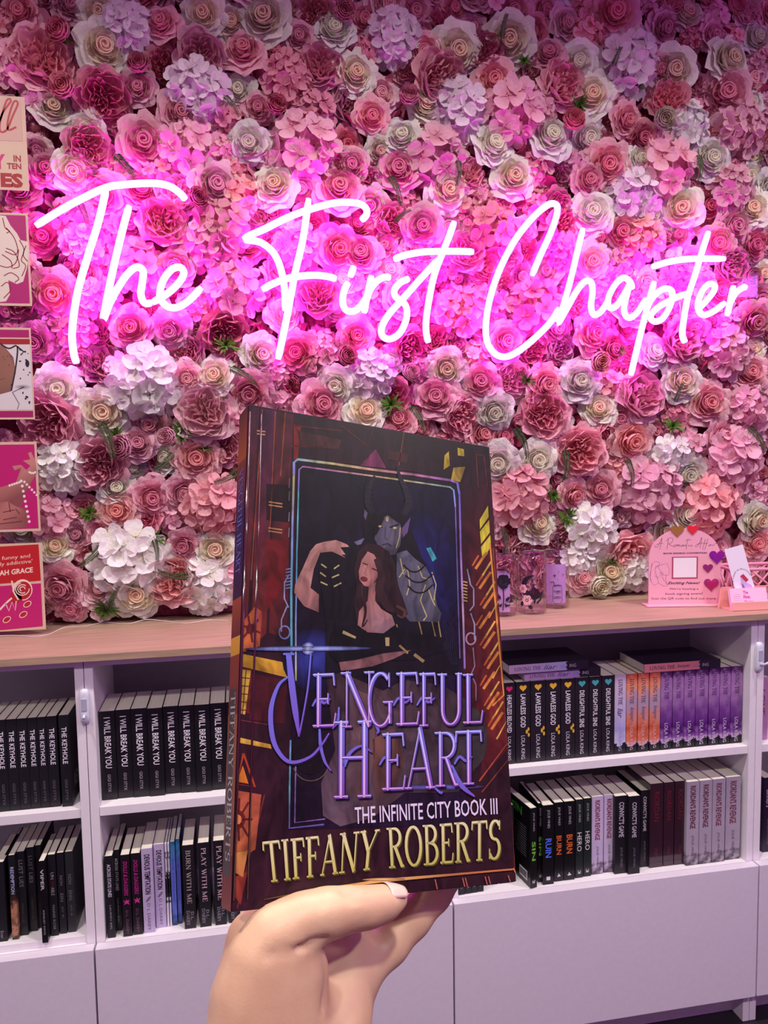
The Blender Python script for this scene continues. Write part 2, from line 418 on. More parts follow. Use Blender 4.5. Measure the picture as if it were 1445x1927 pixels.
def peony_mesh(pal, seed):
    R_ = random.Random(seed); mb = MB(); h, i_, o0, o1 = PAL[pal]
    for n, R, z1, hw, curl, ruf, lay in ((7, 1.0, .25, .72, .10, .08, 1), (6, .88, .46, .80, .03, .08, 1), (6, .74, .56, .80, -.02, .08, 1), (6, .58, .54, .7, 0, .10, 0),
                                         (7, .42, .50, .5, 0, .10, 0), (6, .28, .50, .5, 0, .10, 0), (5, .14, .48, .6, 0, .08, 0)):
        ph = R_.uniform(0, 6)
        for k in range(n):
            petal(mb, ph+k*2*PI/n+R_.uniform(-.25, .25), R*R_.uniform(.9, 1.08), z1*R_.uniform(.82, 1.12), hw, o0 if lay else h, o1 if lay else mixc(i_, o1, .35), curl=curl, ruf=ruf, bowl=2.3 if R < .9 else 1.5, R_=R_)
    return mb.mesh('peony', PETAL, True)
def ranunculus_mesh(pal, seed):
    R_ = random.Random(seed); mb = MB(); h, i_, o0, o1 = PAL[pal]
    for n, R, z1, hw in ((4, .18, .72, 1.0), (5, .36, .80, .85), (6, .55, .80, .72), (6, .74, .72, .7), (7, .92, .55, .62), (6, 1.0, .35, .62)):
        ph = R_.uniform(0, 6)
        for k in range(n):
            petal(mb, ph+k*2*PI/n, R*R_.uniform(.95, 1.03), z1, hw, mixc(h, o0, R), mixc(i_, o1, R), curl=-.04, ruf=.015, bowl=3.2, R_=R_, nu=5, nv=4)
    return mb.mesh('ranunculus', PETAL, True)
def floret_into(mb, M, s, c0, c1, R_):
    for k in range(4):
        a = k*PI/2+R_.uniform(-.12, .12); vs = []; cs = []
        prof = [(.04, .10), (.30, .30), (.62, .46), (.88, .40), (1.0, .20)]
        lift = R_.uniform(.10, .32)
        for j, (r, w) in enumerate(prof):
            for u in (-1, 0, 1):
                x = r*s; y = u*w*s*1.12; z = s*(lift*r*r+.07*u*u-.05*math.sin(r*3))
                p = M @ Vector((x*math.cos(a)-y*math.sin(a), x*math.sin(a)+y*math.cos(a), z))
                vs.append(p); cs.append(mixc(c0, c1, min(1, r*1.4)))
        fs = [(j*3+i, j*3+i+1, j*3+i+4, j*3+i+3) for j in range(4) for i in (0, 1)]
        mb.add(vs, fs, cs)
def dome(n, R_):
    out = []; ga = PI*(3-math.sqrt(5))
    for i in range(n):
        z = 1-(i+.5)/n*.82; r = math.sqrt(1-z*z); a = i*ga
        d = Vector((r*math.cos(a)+R_.uniform(-.08, .08), r*math.sin(a)+R_.uniform(-.08, .08), z)).normalized()
        pos = Vector((d.x*.78, d.y*.78, d.z*.50-.02+R_.uniform(-.10, .10)))
        q = (d+Vector((0, 0, .5))).normalized().to_track_quat('Z', 'Y').to_matrix().to_4x4()
        out.append(Matrix.Translation(pos) @ q @ Matrix.Rotation(R_.uniform(0, 6), 4, 'Z'))
    return out
HYD = {'white': ((232,232,206),(253,249,249)), 'lilac': ((230,198,214),(248,232,240)), 'pink': ((236,148,172),(251,198,213)), 'rosy': ((226,118,146),(247,172,190)), 'salmon': ((240,138,144),(252,192,194))}
HYD = {k: [lin(c)[:3] for c in v] for k, v in HYD.items()}
def hydrangea_mesh(pal, seed, n=15):
    R_ = random.Random(seed); mb = MB(); c0, c1 = HYD[pal]
    for M in dome(n, R_): floret_into(mb, M, .43*R_.uniform(.85, 1.15), c0, c1, R_)
    return mb.mesh('hydrangea', PETAL, True)
def fern_mesh(seed):
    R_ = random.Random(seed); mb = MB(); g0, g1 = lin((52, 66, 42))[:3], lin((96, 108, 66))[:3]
    path = [(t, .12*math.sin(t*2.2), .12+.18*t*(1-t)*2) for t in [i/10 for i in range(11)]]
    mb.tube(path, .011, 5, g0)
    for i in range(2, 26):
        t = i/26; x, y, z = t, .12*math.sin(t*2.2), .12+.36*t*(1-t)
        for s in (-1, 1):
            L = .16*(1-.55*t)*R_.uniform(.8, 1.1); w = .06
            mb.add([(x, y, z), (x+L*.45, y+s*L*.5-w*s*.2, z+.03), (x+L*.8, y+s*L, z+.02), (x+L*.2, y+s*L*.6, z+.03)], [(0, 1, 2, 3)], [g0, g1, g1, g0])
    return mb.mesh('fern_sprig', LEAF, False)
VAR = {}
for pal in PAL:
    VAR['rose', pal] = [rose_mesh(pal, s) for s in (11, 12, 13)]
    VAR['ran', pal] = [ranunculus_mesh(pal, 5)]
for pal in ('pink', 'light', 'deep', 'peach', 'mauve', 'white'):
    VAR['peony', pal] = [peony_mesh(pal, s) for s in (21, 22)]
for pal in HYD:
    VAR['hyd', pal] = [hydrangea_mesh(pal, s) for s in (31, 32)]
FERN = [fern_mesh(s) for s in (1, 2)]
GREEN_CORE = MB().lathe([(.0, .36), (.3, .30), (.45, .12), (.4, 0)], 8, col=lin((120, 128, 84))[:3]).mesh('hydrangea_core', LEAF, True)
FLORETS = {}
for pal in ('white', 'lilac'):
    FLORETS[pal] = []
    for s in range(3):
        mb = MB(); floret_into(mb, Matrix.Identity(4), .43, HYD[pal][0], HYD[pal][1], random.Random(s+50)); FLORETS[pal].append(mb.mesh('floret', PETAL, True))
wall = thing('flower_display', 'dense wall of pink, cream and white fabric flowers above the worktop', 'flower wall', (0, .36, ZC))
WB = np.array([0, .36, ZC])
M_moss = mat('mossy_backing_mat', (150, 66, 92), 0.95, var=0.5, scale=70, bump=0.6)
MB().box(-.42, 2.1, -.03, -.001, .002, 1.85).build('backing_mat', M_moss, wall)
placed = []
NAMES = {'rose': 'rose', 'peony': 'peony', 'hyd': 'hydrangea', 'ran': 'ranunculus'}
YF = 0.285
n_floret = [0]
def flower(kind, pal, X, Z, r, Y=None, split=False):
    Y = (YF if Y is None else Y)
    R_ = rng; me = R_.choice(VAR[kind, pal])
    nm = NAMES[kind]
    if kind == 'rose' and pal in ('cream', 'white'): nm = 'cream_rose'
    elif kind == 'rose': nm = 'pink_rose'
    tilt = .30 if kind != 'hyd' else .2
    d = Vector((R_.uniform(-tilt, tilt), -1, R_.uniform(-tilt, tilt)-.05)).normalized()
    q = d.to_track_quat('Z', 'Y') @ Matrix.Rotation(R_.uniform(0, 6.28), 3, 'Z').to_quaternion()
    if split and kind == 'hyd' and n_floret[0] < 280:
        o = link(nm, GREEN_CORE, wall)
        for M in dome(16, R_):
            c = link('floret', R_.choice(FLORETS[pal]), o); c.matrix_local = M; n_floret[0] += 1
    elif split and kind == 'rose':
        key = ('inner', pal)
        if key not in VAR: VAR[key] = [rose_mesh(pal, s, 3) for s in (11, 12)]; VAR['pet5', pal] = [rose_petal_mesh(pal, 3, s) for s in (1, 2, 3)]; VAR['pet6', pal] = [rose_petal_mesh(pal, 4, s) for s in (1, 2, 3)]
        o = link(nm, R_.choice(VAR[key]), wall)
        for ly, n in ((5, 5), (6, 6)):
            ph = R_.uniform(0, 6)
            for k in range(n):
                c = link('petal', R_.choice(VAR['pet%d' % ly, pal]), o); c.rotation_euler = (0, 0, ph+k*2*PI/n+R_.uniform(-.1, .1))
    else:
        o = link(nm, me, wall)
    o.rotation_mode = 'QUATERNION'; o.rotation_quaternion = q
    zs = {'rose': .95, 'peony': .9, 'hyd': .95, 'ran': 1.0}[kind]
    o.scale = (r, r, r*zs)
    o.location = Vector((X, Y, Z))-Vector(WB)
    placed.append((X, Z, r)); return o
# flowers that can be made out in the photograph: kind, colour, centre, apparent radius (source pixels)
FL = """Cc190,80,47 Hl235,38,45 Rp305,35,33 Bd112,58,20 Pp75,105,55 Bd260,122,18 Bp118,162,21 Cc385,12,37 Cc500,25,46 Rp460,88,39 Pp375,97,42 Hl372,165,55
Rm260,155,31 Rm565,60,28 Cw632,50,38 Bm648,18,18 Kr548,135,46 Pp605,118,41 Cc670,130,38 Pd190,172,46 Rp338,205,40 Kr588,200,40 Bd520,197,17 Rp702,210,32 Cc95,197,36
Cw160,232,30 Kp30,110,42 Kp68,172,30 Rp268,258,45 Kp355,272,50 Pp160,268,40 Cc130,315,38 Rp80,312,32 Kp572,268,60 Cw470,260,36 Cw560,232,26 Rm668,302,29 Cc520,345,40
Rl402,340,42 Rp640,352,45 Pp305,412,40 Ks412,425,52 Bd372,372,17 Hl745,60,46 Rp805,88,33 Cc862,85,45 Cc965,65,44 Pp830,142,48 Rp935,142,37 Rp1040,95,31 Cw1095,105,34 Hl1190,112,54
Rp1165,12,45 Rp1245,120,29 Cc1275,125,42 Cc1378,108,42 Rp1375,168,45 Pp1062,152,42 Cc1120,172,39 Bd1078,228,19 Bp770,180,17 Hl862,202,52 Kp965,208,58 Kp1022,188,34 Rp1185,217,30
Bc1250,224,18 Hw1303,228,40 Pp1265,180,36 Cw1040,252,40 Cw930,268,40 Cw762,252,35 Kp822,292,55 Rp757,312,40 Cc845,350,40 Cc970,328,39 Rp1150,302,40 Rp1115,332,31 Kp1260,312,54
Cw1210,296,28 Hl1200,362,46 Kp1400,235,50 Cw1345,292,38 Kp1388,350,42 Cc1290,386,40 Rm1390,420,36 Cw1120,395,40 Ks1212,445,42 Cc1425,388,34 Ro100,548,44 Ro245,615,37 Rl320,617,36
Hw270,722,64 Cw105,730,42 Rl350,708,30 Cc405,705,36 Rp470,737,41 Cc490,665,36 Rp682,475,36 Rp635,462,40 Pp600,552,40 Rp672,627,34 Bd652,670,17 Cw635,722,35 Hl700,702,42 Rp605,762,44
Cc690,772,36 Kp440,540,50 Kp395,455,46 Kp150,458,36 Rc1122,487,33 Rp1120,627,37 Cc845,690,37 Bm772,702,15 Rp825,747,40 Rp910,717,36 Cw1097,716,38 Bo1128,680,17 Rp1030,722,36 Ks870,580,44
Rp955,640,36 Ro1340,757,40 Cc1290,716,36 Rp1360,452,32 Pp1211,747,43 Bd1412,520,15 Cc1135,770,33 Cc190,776,47 Pp90,792,50 Pl385,776,52 Ro370,862,43 Bm228,842,21 Bl315,822,16 Rm257,836,33
Pp185,872,46 Ro220,960,37 Rp282,936,37 Hw115,880,46 Cw215,920,32 Ks402,955,56 Cc405,1036,39 Hw245,1062,68 Hw390,1112,50 Rp115,1106,44 Cc98,1030,31 Rl180,1112,32 Cc255,1142,44 Po325,1092,47
Rl192,1164,20 Rp345,1027,30 Kp90,972,38 Rp132,1160,27 Pp1030,777,42 Cw935,772,36 Cw1018,864,37 Pp1098,850,43 Ro1195,827,42 Rp1175,787,30 Rp1085,932,30 Rp1138,922,34 Ks985,932,56 Kp1230,922,60
Cc1015,987,36 Hw1115,1002,48 Hw1098,1056,36 Po1190,1042,40 Rl1100,1092,33 Cc1155,1092,36 Bc1127,1116,19 Cw1300,892,40 Hw1270,862,38 Kp1385,872,58 Rp1365,822,34 Ks1340,952,58 Cw1300,972,36 Cc1430,982,36
Ro1432,1022,32 Hw1205,1102,36 Cw940,872,40 Kp1420,765,44 Rp760,560,34 Kr250,495,44 Rm60,640,36 Kp180,560,36 Kr1010,570,46 Rp1430,600,36 Kp1380,660,46 Pp1290,640,38 Kr930,430,44 Rp800,420,36 Cw1235,660,32 Rd560,660,36 Pd420,620,40 Rp1420,700,34 Kp560,460,40 Rp330,500,36 Pp880,470,34 Rp1180,430,34 Kr1060,470,34 Kp1250,560,34 Kp30,740,40"""
pm = {'p': 'pink', 'l': 'light', 'd': 'deep', 'm': 'mauve', 'o': 'peach', 'c': 'cream', 'w': 'white', 'r': 'rosy', 's': 'salmon'}
big = 0
for w_ in FL.split():
    k, pal, rest = w_[0], pm[w_[1]], w_[2:].split(',')
    u, v, rp = (float(q) for q in rest)
    p = at(u, v, Y=YF-.03); r = rp/FPX*np.dot(p-CAM, FWD)*1.2
    kind = {'R': 'rose', 'C': 'rose', 'P': 'peony', 'B': 'ran', 'H': 'hyd', 'K': 'hyd'}[k]
    if k == 'H' and pal == 'light': pal = 'lilac'
    if k == 'K' and pal not in HYD: pal = 'pink'
    sp = (k == 'H') or (k in 'RC' and rp >= 42)
    flower(kind, pal, p[0], max(p[2], ZC+r*1.08), r, YF if k != 'B' else YF-.03, sp)
# the flowers between and behind them
choice = ['rose']*8+['peony']*6+['hyd']*6+['ran']
for it in range(9000):
    X = rng.uniform(-.36, 1.98); r = rng.uniform(.040, .062); Z = rng.uniform(ZC+r*1.1, 2.86)
    if all((X-a)**2+(Z-b)**2 > (.555*(r+c))**2 for a, b, c in placed):
        k = rng.choice(choice)
        pal = {'rose': ['pink','pink','deep','mauve','light','cream','white'], 'peony': ['pink','deep','deep','pink','mauve','light'], 'hyd': ['pink','rosy','rosy','salmon','pink'], 'ran': ['deep','mauve','pink']}[k]
        flower(k, rng.choice(pal), X, Z, r*(.5 if k == 'ran' else 1), YF+rng.uniform(.008, .026))
# loose deep-pink petals that fill every gap down to the mat
mb = MB()
for it in range(3600):
    X = rng.uniform(-.38, 2.0); Z = rng.uniform(ZC+.055, 2.88); s = rng.uniform(.028, .052)
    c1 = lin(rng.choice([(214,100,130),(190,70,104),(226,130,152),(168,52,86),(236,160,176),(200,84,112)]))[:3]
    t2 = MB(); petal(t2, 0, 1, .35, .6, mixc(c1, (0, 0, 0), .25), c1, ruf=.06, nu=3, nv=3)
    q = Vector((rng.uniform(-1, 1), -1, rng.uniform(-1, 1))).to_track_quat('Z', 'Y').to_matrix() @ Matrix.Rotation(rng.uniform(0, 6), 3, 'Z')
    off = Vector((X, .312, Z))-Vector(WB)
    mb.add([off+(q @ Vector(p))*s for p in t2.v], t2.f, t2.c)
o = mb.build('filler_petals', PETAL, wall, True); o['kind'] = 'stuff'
for u, v, L, ang in [(215,290,60,-60),(190,790,70,-80),(1175,860,60,-85),(1060,840,70,-100),(965,800,70,-75),(1400,800,70,-60),(460,880,60,200),(200,1020,60,215),(290,1010,45,-90),(205,1150,50,60),(770,760,60,-70),
                     (860,300,50,-100),(730,330,60,-75),(1310,290,55,-95),(430,690,60,-40),(940,80,50,70),(1150,130,45,60),(330,850,50,215),(740,420,40,30),(1255,1085,40,70),(1440,700,50,-80),(945,990,55,-95),(1265,760,45,60),(360,1085,60,160),(420,180,45,-60),(150,380,50,-80)]:
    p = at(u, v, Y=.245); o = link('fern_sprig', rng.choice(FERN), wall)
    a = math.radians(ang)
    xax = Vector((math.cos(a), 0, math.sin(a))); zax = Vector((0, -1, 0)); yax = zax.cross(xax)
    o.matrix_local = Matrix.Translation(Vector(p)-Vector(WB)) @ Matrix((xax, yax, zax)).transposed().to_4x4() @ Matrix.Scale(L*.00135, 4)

def tuft_mesh(seed):
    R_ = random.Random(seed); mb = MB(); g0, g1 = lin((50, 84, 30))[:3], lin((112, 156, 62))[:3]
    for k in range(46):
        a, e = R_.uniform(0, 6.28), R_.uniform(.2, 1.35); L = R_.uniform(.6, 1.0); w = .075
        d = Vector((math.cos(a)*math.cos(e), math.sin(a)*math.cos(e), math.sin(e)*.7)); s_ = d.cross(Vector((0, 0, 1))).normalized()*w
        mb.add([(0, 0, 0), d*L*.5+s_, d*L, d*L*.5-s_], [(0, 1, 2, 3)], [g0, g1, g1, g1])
    return mb.mesh('foliage_tuft', LEAF)
TUFT = [tuft_mesh(s_) for s_ in (1, 2)]
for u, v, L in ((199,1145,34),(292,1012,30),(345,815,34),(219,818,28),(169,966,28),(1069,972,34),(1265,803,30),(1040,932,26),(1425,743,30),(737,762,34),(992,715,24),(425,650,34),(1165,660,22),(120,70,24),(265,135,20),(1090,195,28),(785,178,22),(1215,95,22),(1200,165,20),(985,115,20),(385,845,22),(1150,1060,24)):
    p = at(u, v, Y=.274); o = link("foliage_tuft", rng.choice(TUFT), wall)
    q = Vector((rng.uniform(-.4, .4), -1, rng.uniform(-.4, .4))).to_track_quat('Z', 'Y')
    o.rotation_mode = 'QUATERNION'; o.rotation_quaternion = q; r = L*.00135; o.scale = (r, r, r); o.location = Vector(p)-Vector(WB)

# ================================================================== neon sign
def emis(name, col, st):
    m = bpy.data.materials.new(name); m.use_nodes = True; nt = m.node_tree
    e = nt.nodes.new('ShaderNodeEmission'); e.inputs[0].default_value = (*col, 1); e.inputs[1].default_value = st
    nt.links.new(e.outputs[0], nt.nodes['Material Output'].inputs[0]); return m
NEON = emis('magenta_neon_tube', (1.0, 0.052, 0.98), 25)
YN = 0.218
sign = thing('neon_sign', 'glowing magenta handwritten neon sign mounted on the flower wall', 'neon sign', tuple(at(720, 540, Y=YN)))
SO = np.array(sign.location)
NE = {
 'T': ["67,425 110,398 150,376 200,353 240,347 290,345 320,351 340,365 349,376", "200,354 186,415 166,480 146,550 136,620 138,660 144,684"],
 'h': ["243,387 230,435 211,515 199,575 195,600 206,572 220,545 238,518 256,503 269,509 268,530 265,553 272,570 286,570"],
 'e': ["286,570 318,550 338,530 346,513 338,503 322,508 306,530 301,556 311,574 331,579 355,566 379,541"],
 'F': ["680,415 690,403 687,390 670,382 630,382 580,395 540,410 500,430 461,449 490,456 514,475 527,502 535,540 537,585", "581,374 570,450 555,515 543,580 533,630 523,676", "493,545 518,532 549,522 587,518 614,520 633,525"],
 'i': ["666,501 659,521", "655,531 647,549 645,570 652,584 667,585 680,574 692,556"],
 'r': ["699,519 694,543 689,567 685,589", "689,567 696,546 708,530 722,522 735,522"],
 's': ["770,524 753,532 742,546 745,559 757,567 765,580 764,602 752,627 733,638 719,631 719,614 733,590 760,560 791,525 826,487"],
 't': ["855,417 843,450 829,485 817,518 808,560 802,601 802,626 806,645", "741,488 763,480 798,474 833,473 864,473 891,474"],
 'C': ["1001,518 1017,480 1037,436 1048,402 1047,386 1032,385 1002,410 967,455 937,515 919,575 914,625 922,655 942,671 967,666 1002,640 1036,606 1052,580"],
 'h.': ["1097,430 1086,475 1074,525 1060,575 1050,608 1068,578 1085,548 1100,530 1112,531 1115,550 1112,575 1117,592 1131,586 1146,563"],
 'a': ["1190,545 1185,530 1173,523 1158,535 1145,560 1146,578 1158,577 1172,558 1184,537 1178,560 1174,585 1183,598 1198,589 1216,562"],
 'p': ["1231,530 1220,570 1206,625 1194,675 1187,706", "1214,588 1228,560 1248,544 1264,548 1262,572 1248,598 1232,605 1224,596 1236,580 1262,565 1282,556 1300,552"],
 't.': ["1333,436 1319,480 1307,520 1294,560 1286,605 1284,630 1289,645", "1227,502 1262,492 1302,487 1364,487"],
 'e.': ["1314,582 1330,565 1343,548 1344,537 1333,535 1320,550 1313,575 1321,592 1339,588 1364,570"],
 'r.': ["1380,538 1374,568 1368,594", "1373,572 1384,552 1397,542 1404,540"],
}
CLEAR = bpy.data.materials.new('clear_acrylic'); CLEAR.use_nodes = True
def thin_clear(m, tint, gl):
    nt = m.node_tree; nt.nodes.remove(nt.nodes['Principled BSDF'])
    t = nt.nodes.new('ShaderNodeBsdfTransparent'); t.inputs[0].default_value = (*tint, 1)
    g = nt.nodes.new('ShaderNodeBsdfGlossy'); g.inputs['Roughness'].default_value = .06
    f = nt.nodes.new('ShaderNodeLayerWeight'); f.inputs[0].default_value = .5
    pw_ = nt.nodes.new('ShaderNodeMath'); pw_.operation = 'POWER'; pw_.inputs[1].default_value = 3.0
    ml = nt.nodes.new('ShaderNodeMath'); ml.operation = 'MULTIPLY_ADD'; ml.inputs[1].default_value = .5*gl; ml.inputs[2].default_value = .03*gl
    mx = nt.nodes.new('ShaderNodeMixShader')
    nt.links.new(f.outputs['Facing'], pw_.inputs[0]); nt.links.new(pw_.outputs[0], ml.inputs[0]); nt.links.new(ml.outputs[0], mx.inputs[0])
    nt.links.new(t.outputs[0], mx.inputs[1]); nt.links.new(g.outputs[0], mx.inputs[2]); nt.links.new(mx.outputs[0], nt.nodes['Material Output'].inputs[0])
thin_clear(CLEAR, (.97, .95, .97), .35)
for k, strokes in NE.items():
    for si, s in enumerate(strokes):
        pts = [at(*(float(q) for q in w_.split(',')), Y=YN-.002*si)-SO for w_ in s.split()]
        path = smoothpath(pts, 5)
        R0 = .0084
        MB().tube(path, [R0*.75]+[R0]*(len(path)-2)+[R0*.75], 8).build('letter_tube', NEON, sign, True)
pa, pb = at(50, 470, Y=YN)-SO, at(1425, 560, Y=YN)-SO
for (u0, v0, u1, v1) in ((330, 405, 930, 592), (860, 405, 1150, 600), (1000, 432, 1425, 560)):
    a, b = at(u0, v0, Y=YN+.016)-SO, at(u1, v1, Y=YN+.016)-SO
    MB().box(a[0], b[0], .0135+.0015*(u0 > 900)+.003*(u0 == 860), .0145+.0015*(u0 > 900)+.003*(u0 == 860), b[2], a[2]).build('acrylic_backing', CLEAR, sign)
for u, v in ((170, 470), (560, 470), (808, 560), (930, 540), (1074, 525), (1307, 520), (262, 555)):
    p = at(u, v, Y=YN)-SO
    MB().tube([(p[0], .004, p[2]), (p[0], .10, p[2])], .003, 8).build('standoff', M_metal, sign, True)

# ================================================================== books on the shelves
COVER = {}
def cover_mat(col, gloss=.4):
    k = (col, gloss)
    if k not in COVER: COVER[k] = mat('book_cover_%d' % len(COVER), col, gloss, var=.06, scale=50, coat=.15)
    return COVER[k]
def paint_mat(name, bands, seed, sc_=30):
    """wet-paint cover: soft bands of colour from foot to head, broken up by noise"""
    m = bpy.data.materials.new(name); m.use_nodes = True; nt = m.node_tree; b = nt.nodes['Principled BSDF']
    tc = nt.nodes.new('ShaderNodeTexCoord'); sp = nt.nodes.new('ShaderNodeSeparateXYZ'); nt.links.new(tc.outputs['Object'], sp.inputs[0])
    n = nt.nodes.new('ShaderNodeTexNoise'); n.inputs['Scale'].default_value = sc_; n.inputs['Detail'].default_value = 5; nt.links.new(tc.outputs['Object'], n.inputs['Vector'])
    ma = nt.nodes.new('ShaderNodeMath'); ma.operation = 'MULTIPLY_ADD'; ma.inputs[1].default_value = .12; nt.links.new(n.outputs[0], ma.inputs[0]); nt.links.new(sp.outputs['Z'], ma.inputs[2])
    mr = nt.nodes.new('ShaderNodeMapRange'); mr.inputs[1].default_value = .06; mr.inputs[2].default_value = .263; nt.links.new(ma.outputs[0], mr.inputs[0])
    r = nt.nodes.new('ShaderNodeValToRGB'); e = r.color_ramp.elements
    while len(e) < len(bands): e.new(.5)
    for k, (p, c) in enumerate(bands): e[k].position = p; e[k].color = lin(c)
    nt.links.new(mr.outputs[0], r.inputs[0]); nt.links.new(r.outputs[0], b.inputs['Base Color']); b.inputs['Roughness'].default_value = .4
    return m
BK = (22, 19, 26)
P_PURPLE = paint_mat('purple_paint_cover', [(0, BK), (.10, BK), (.105, (206, 180, 215)), (.16, (136, 84, 160)), (.24, (78, 20, 108)), (.45, (112, 58, 140)), (.7, (168, 122, 180)), (.88, (150, 104, 165)), (.95, (80, 30, 95))], 1)
P_ORANGE = paint_mat('orange_paint_cover', [(0, BK), (.10, BK), (.105, (205, 180, 210)), (.16, (220, 120, 90)), (.3, (196, 84, 54)), (.45, (215, 130, 110)), (.6, (170, 150, 180)), (.8, (230, 150, 120)), (.95, (200, 90, 70))], 2)
P_LILAC = paint_mat('lilac_paint_cover', [(0, BK), (.13, BK), (.135, (200, 195, 225)), (.3, (165, 160, 215)), (.5, (190, 180, 220)), (.8, (205, 185, 215)), (1, (190, 170, 205))], 3)
P_GREY = paint_mat('smoky_lilac_cover', [(0, (84, 72, 88)), (.05, (110, 96, 112)), (.14, (190, 175, 205)), (.5, (206, 190, 222)), (1, (196, 178, 210))], 4, 60)
P_GREY2 = paint_mat('smoky_grey_cover', [(0, (70, 64, 72)), (.05, (112, 104, 114)), (.14, (168, 156, 172)), (.5, (176, 164, 182)), (1, (160, 148, 168))], 5, 60)
P_BLUE = paint_mat('blue_marble_cover', [(0, (30, 50, 95)), (.1, (50, 80, 160)), (.2, (96, 110, 205)), (.65, (100, 112, 210)), (.85, (60, 120, 170)), (1, (28, 70, 120))], 6, 80)
P_CHECK = paint_mat('black_white_sketch_cover', [(0, (225, 220, 235)), (.3, (214, 210, 226)), (.34, (60, 56, 66)), (.42, (28, 26, 32)), (.55, (30, 28, 34)), (.58, (214, 210, 226)), (.8, (190, 186, 204)), (.84, (60, 56, 66)), (.88, (220, 216, 230))], 7, 60)
P_SKIN = paint_mat('photo_cover', [(0, (60, 44, 42)), (.1, (196, 140, 112)), (.2, (120, 76, 60)), (.3, (190, 134, 104)), (.42, (64, 40, 36)), (.5, (26, 22, 28)), (1, (22, 20, 28))], 8, 60)
M_page = mat('book_page_edges', (228, 222, 208), 0.85, var=0.06, scale=400, stretch=(1, .02, .02))
nbook = [0]
HEART = [(.16*math.sin(t)**3*3, (13*math.cos(t)-5*math.cos(2*t)-2*math.cos(3*t)-math.cos(4*t))/34) for t in [2*PI*k/24 for k in range(24)]]
def heart_poly(cx, cz, s): return [(cx+p[0]*s, cz+p[1]*s) for p in HEART]
def book(x, ys, z, w, h, d, cov, label, group, texts=(), emblem=None, tilt=0.0, yaw=0.0):
    t = thing('paperback_book', label, 'book', (x, ys, z), yaw, group)
    if tilt: t.rotation_euler = (0, tilt, yaw)
    c = .0007
    m = MB(); m.box(0, w, 0, c, 0, h); m.box(0, c, c, d, 0, h); m.box(w-c, w, c, d, 0, h)
    m.build('cover', cov, t)
    MB().box(c, w-c, c, d-.0015, .0006, h-.0006).build('page_block', M_page, t)
    for tx in texts:
        nm, st, f0, f1, hf, col = tx[:6]; kw = tx[6] if len(tx) > 6 else {}
        hh = hf*w; dx = kw.pop('dx', 0) if 'dx' in kw else 0
        spine_text(nm, t, st, w*(.5+dx), h*(1-f0), h*(f1-f0), hh, col, **kw)
    if emblem:
        kind, f, sz, col = emblem
        if kind == 'heart':
            MB().add([(p[0], -.0004, p[1]) for p in heart_poly(w/2, h*(1-f), sz)], [tuple(range(24))], lin(col)).build('heart_emblem', PRINT, t)
        elif kind == 'dragon':
            q = [(-.5, .3), (-.1, .1), (0, .5), (.15, .15), (.5, .35), (.3, -.1), (.45, -.5), (0, -.25), (-.4, -.5), (-.25, -.1)]
            MB().add([(w/2+a*sz, -.0004, h*(1-f)+b*sz) for a, b in q], [tuple(range(10))], lin(col)).build('winged_emblem', PRINT, t)
        elif kind == 'feather':
            q = arcp(0, 0, .5, .16, 0, 360, 14)[:-1]
            a = .9
            MB().add([(w/2+(x_*math.cos(a)-y_*math.sin(a))*sz, -.0004, h*(1-f)+(x_*math.sin(a)+y_*math.cos(a))*sz) for x_, y_ in q], [tuple(range(len(q)))], lin(col)).build('feather_emblem', PRINT, t)
        elif kind == 'petals':
            m = MB()
            for px_, pz_, r_ in ((.88, .415, .13), (.76, .385, .15), (.90, .345, .14)):
                pts = arcp(w*px_, h*pz_, w*r_*.55, w*r_, 0, 360, 10)[:-1]
                m.add([(min(w, a_), -.0004, b_) for a_, b_ in pts], [tuple(range(10))], lin((222, 176, 60)))
            m.build('petal_emblem', PRINT, t)
            MB().add([(p[0], -.0004, p[1]) for p in heart_poly(w/2, h*(1-f), sz)], [tuple(range(24))], lin(col)).build('heart_emblem', PRINT, t)
    nbook[0] += 1
    return t
def spans(us, v, ys): return [at(u, v, Y=ys)[0] for u in us]
WHT, GRY = (238, 232, 242), (168, 160, 172)
TT, AT = 'title_lettering', 'author_lettering'
D_ = .127
# --- cabinet behind the book, upper shelf
ys = .036
us = [182.2, 214.9, 244.5, 275.6, 305.2, 334.8, 364.4, 394, 424, 454, 484]
xs = spans(us, 1325, ys); x_lo = .0205
for i in range(10):
    x0 = max(xs[i]+.0005, x_lo); w = xs[i+1]-.0006-x0
    lab = f'black paperback with tall white spine title, {ORD[i]} from the left post on the upper shelf'
    book(x0, ys-.003*(i in (3, 6))+.002*(i in (1, 4)), ZS, w, .2 if i != 2 else .201, .13, cover_mat(BK, .38), lab, 'black paperbacks right of the left post',
         [(TT, 'I WILL BREAK YOU', .07, .64, .42, WHT, dict(bold=.012)), (AT, 'GIGI STYX', .71, .91, .20, GRY)])
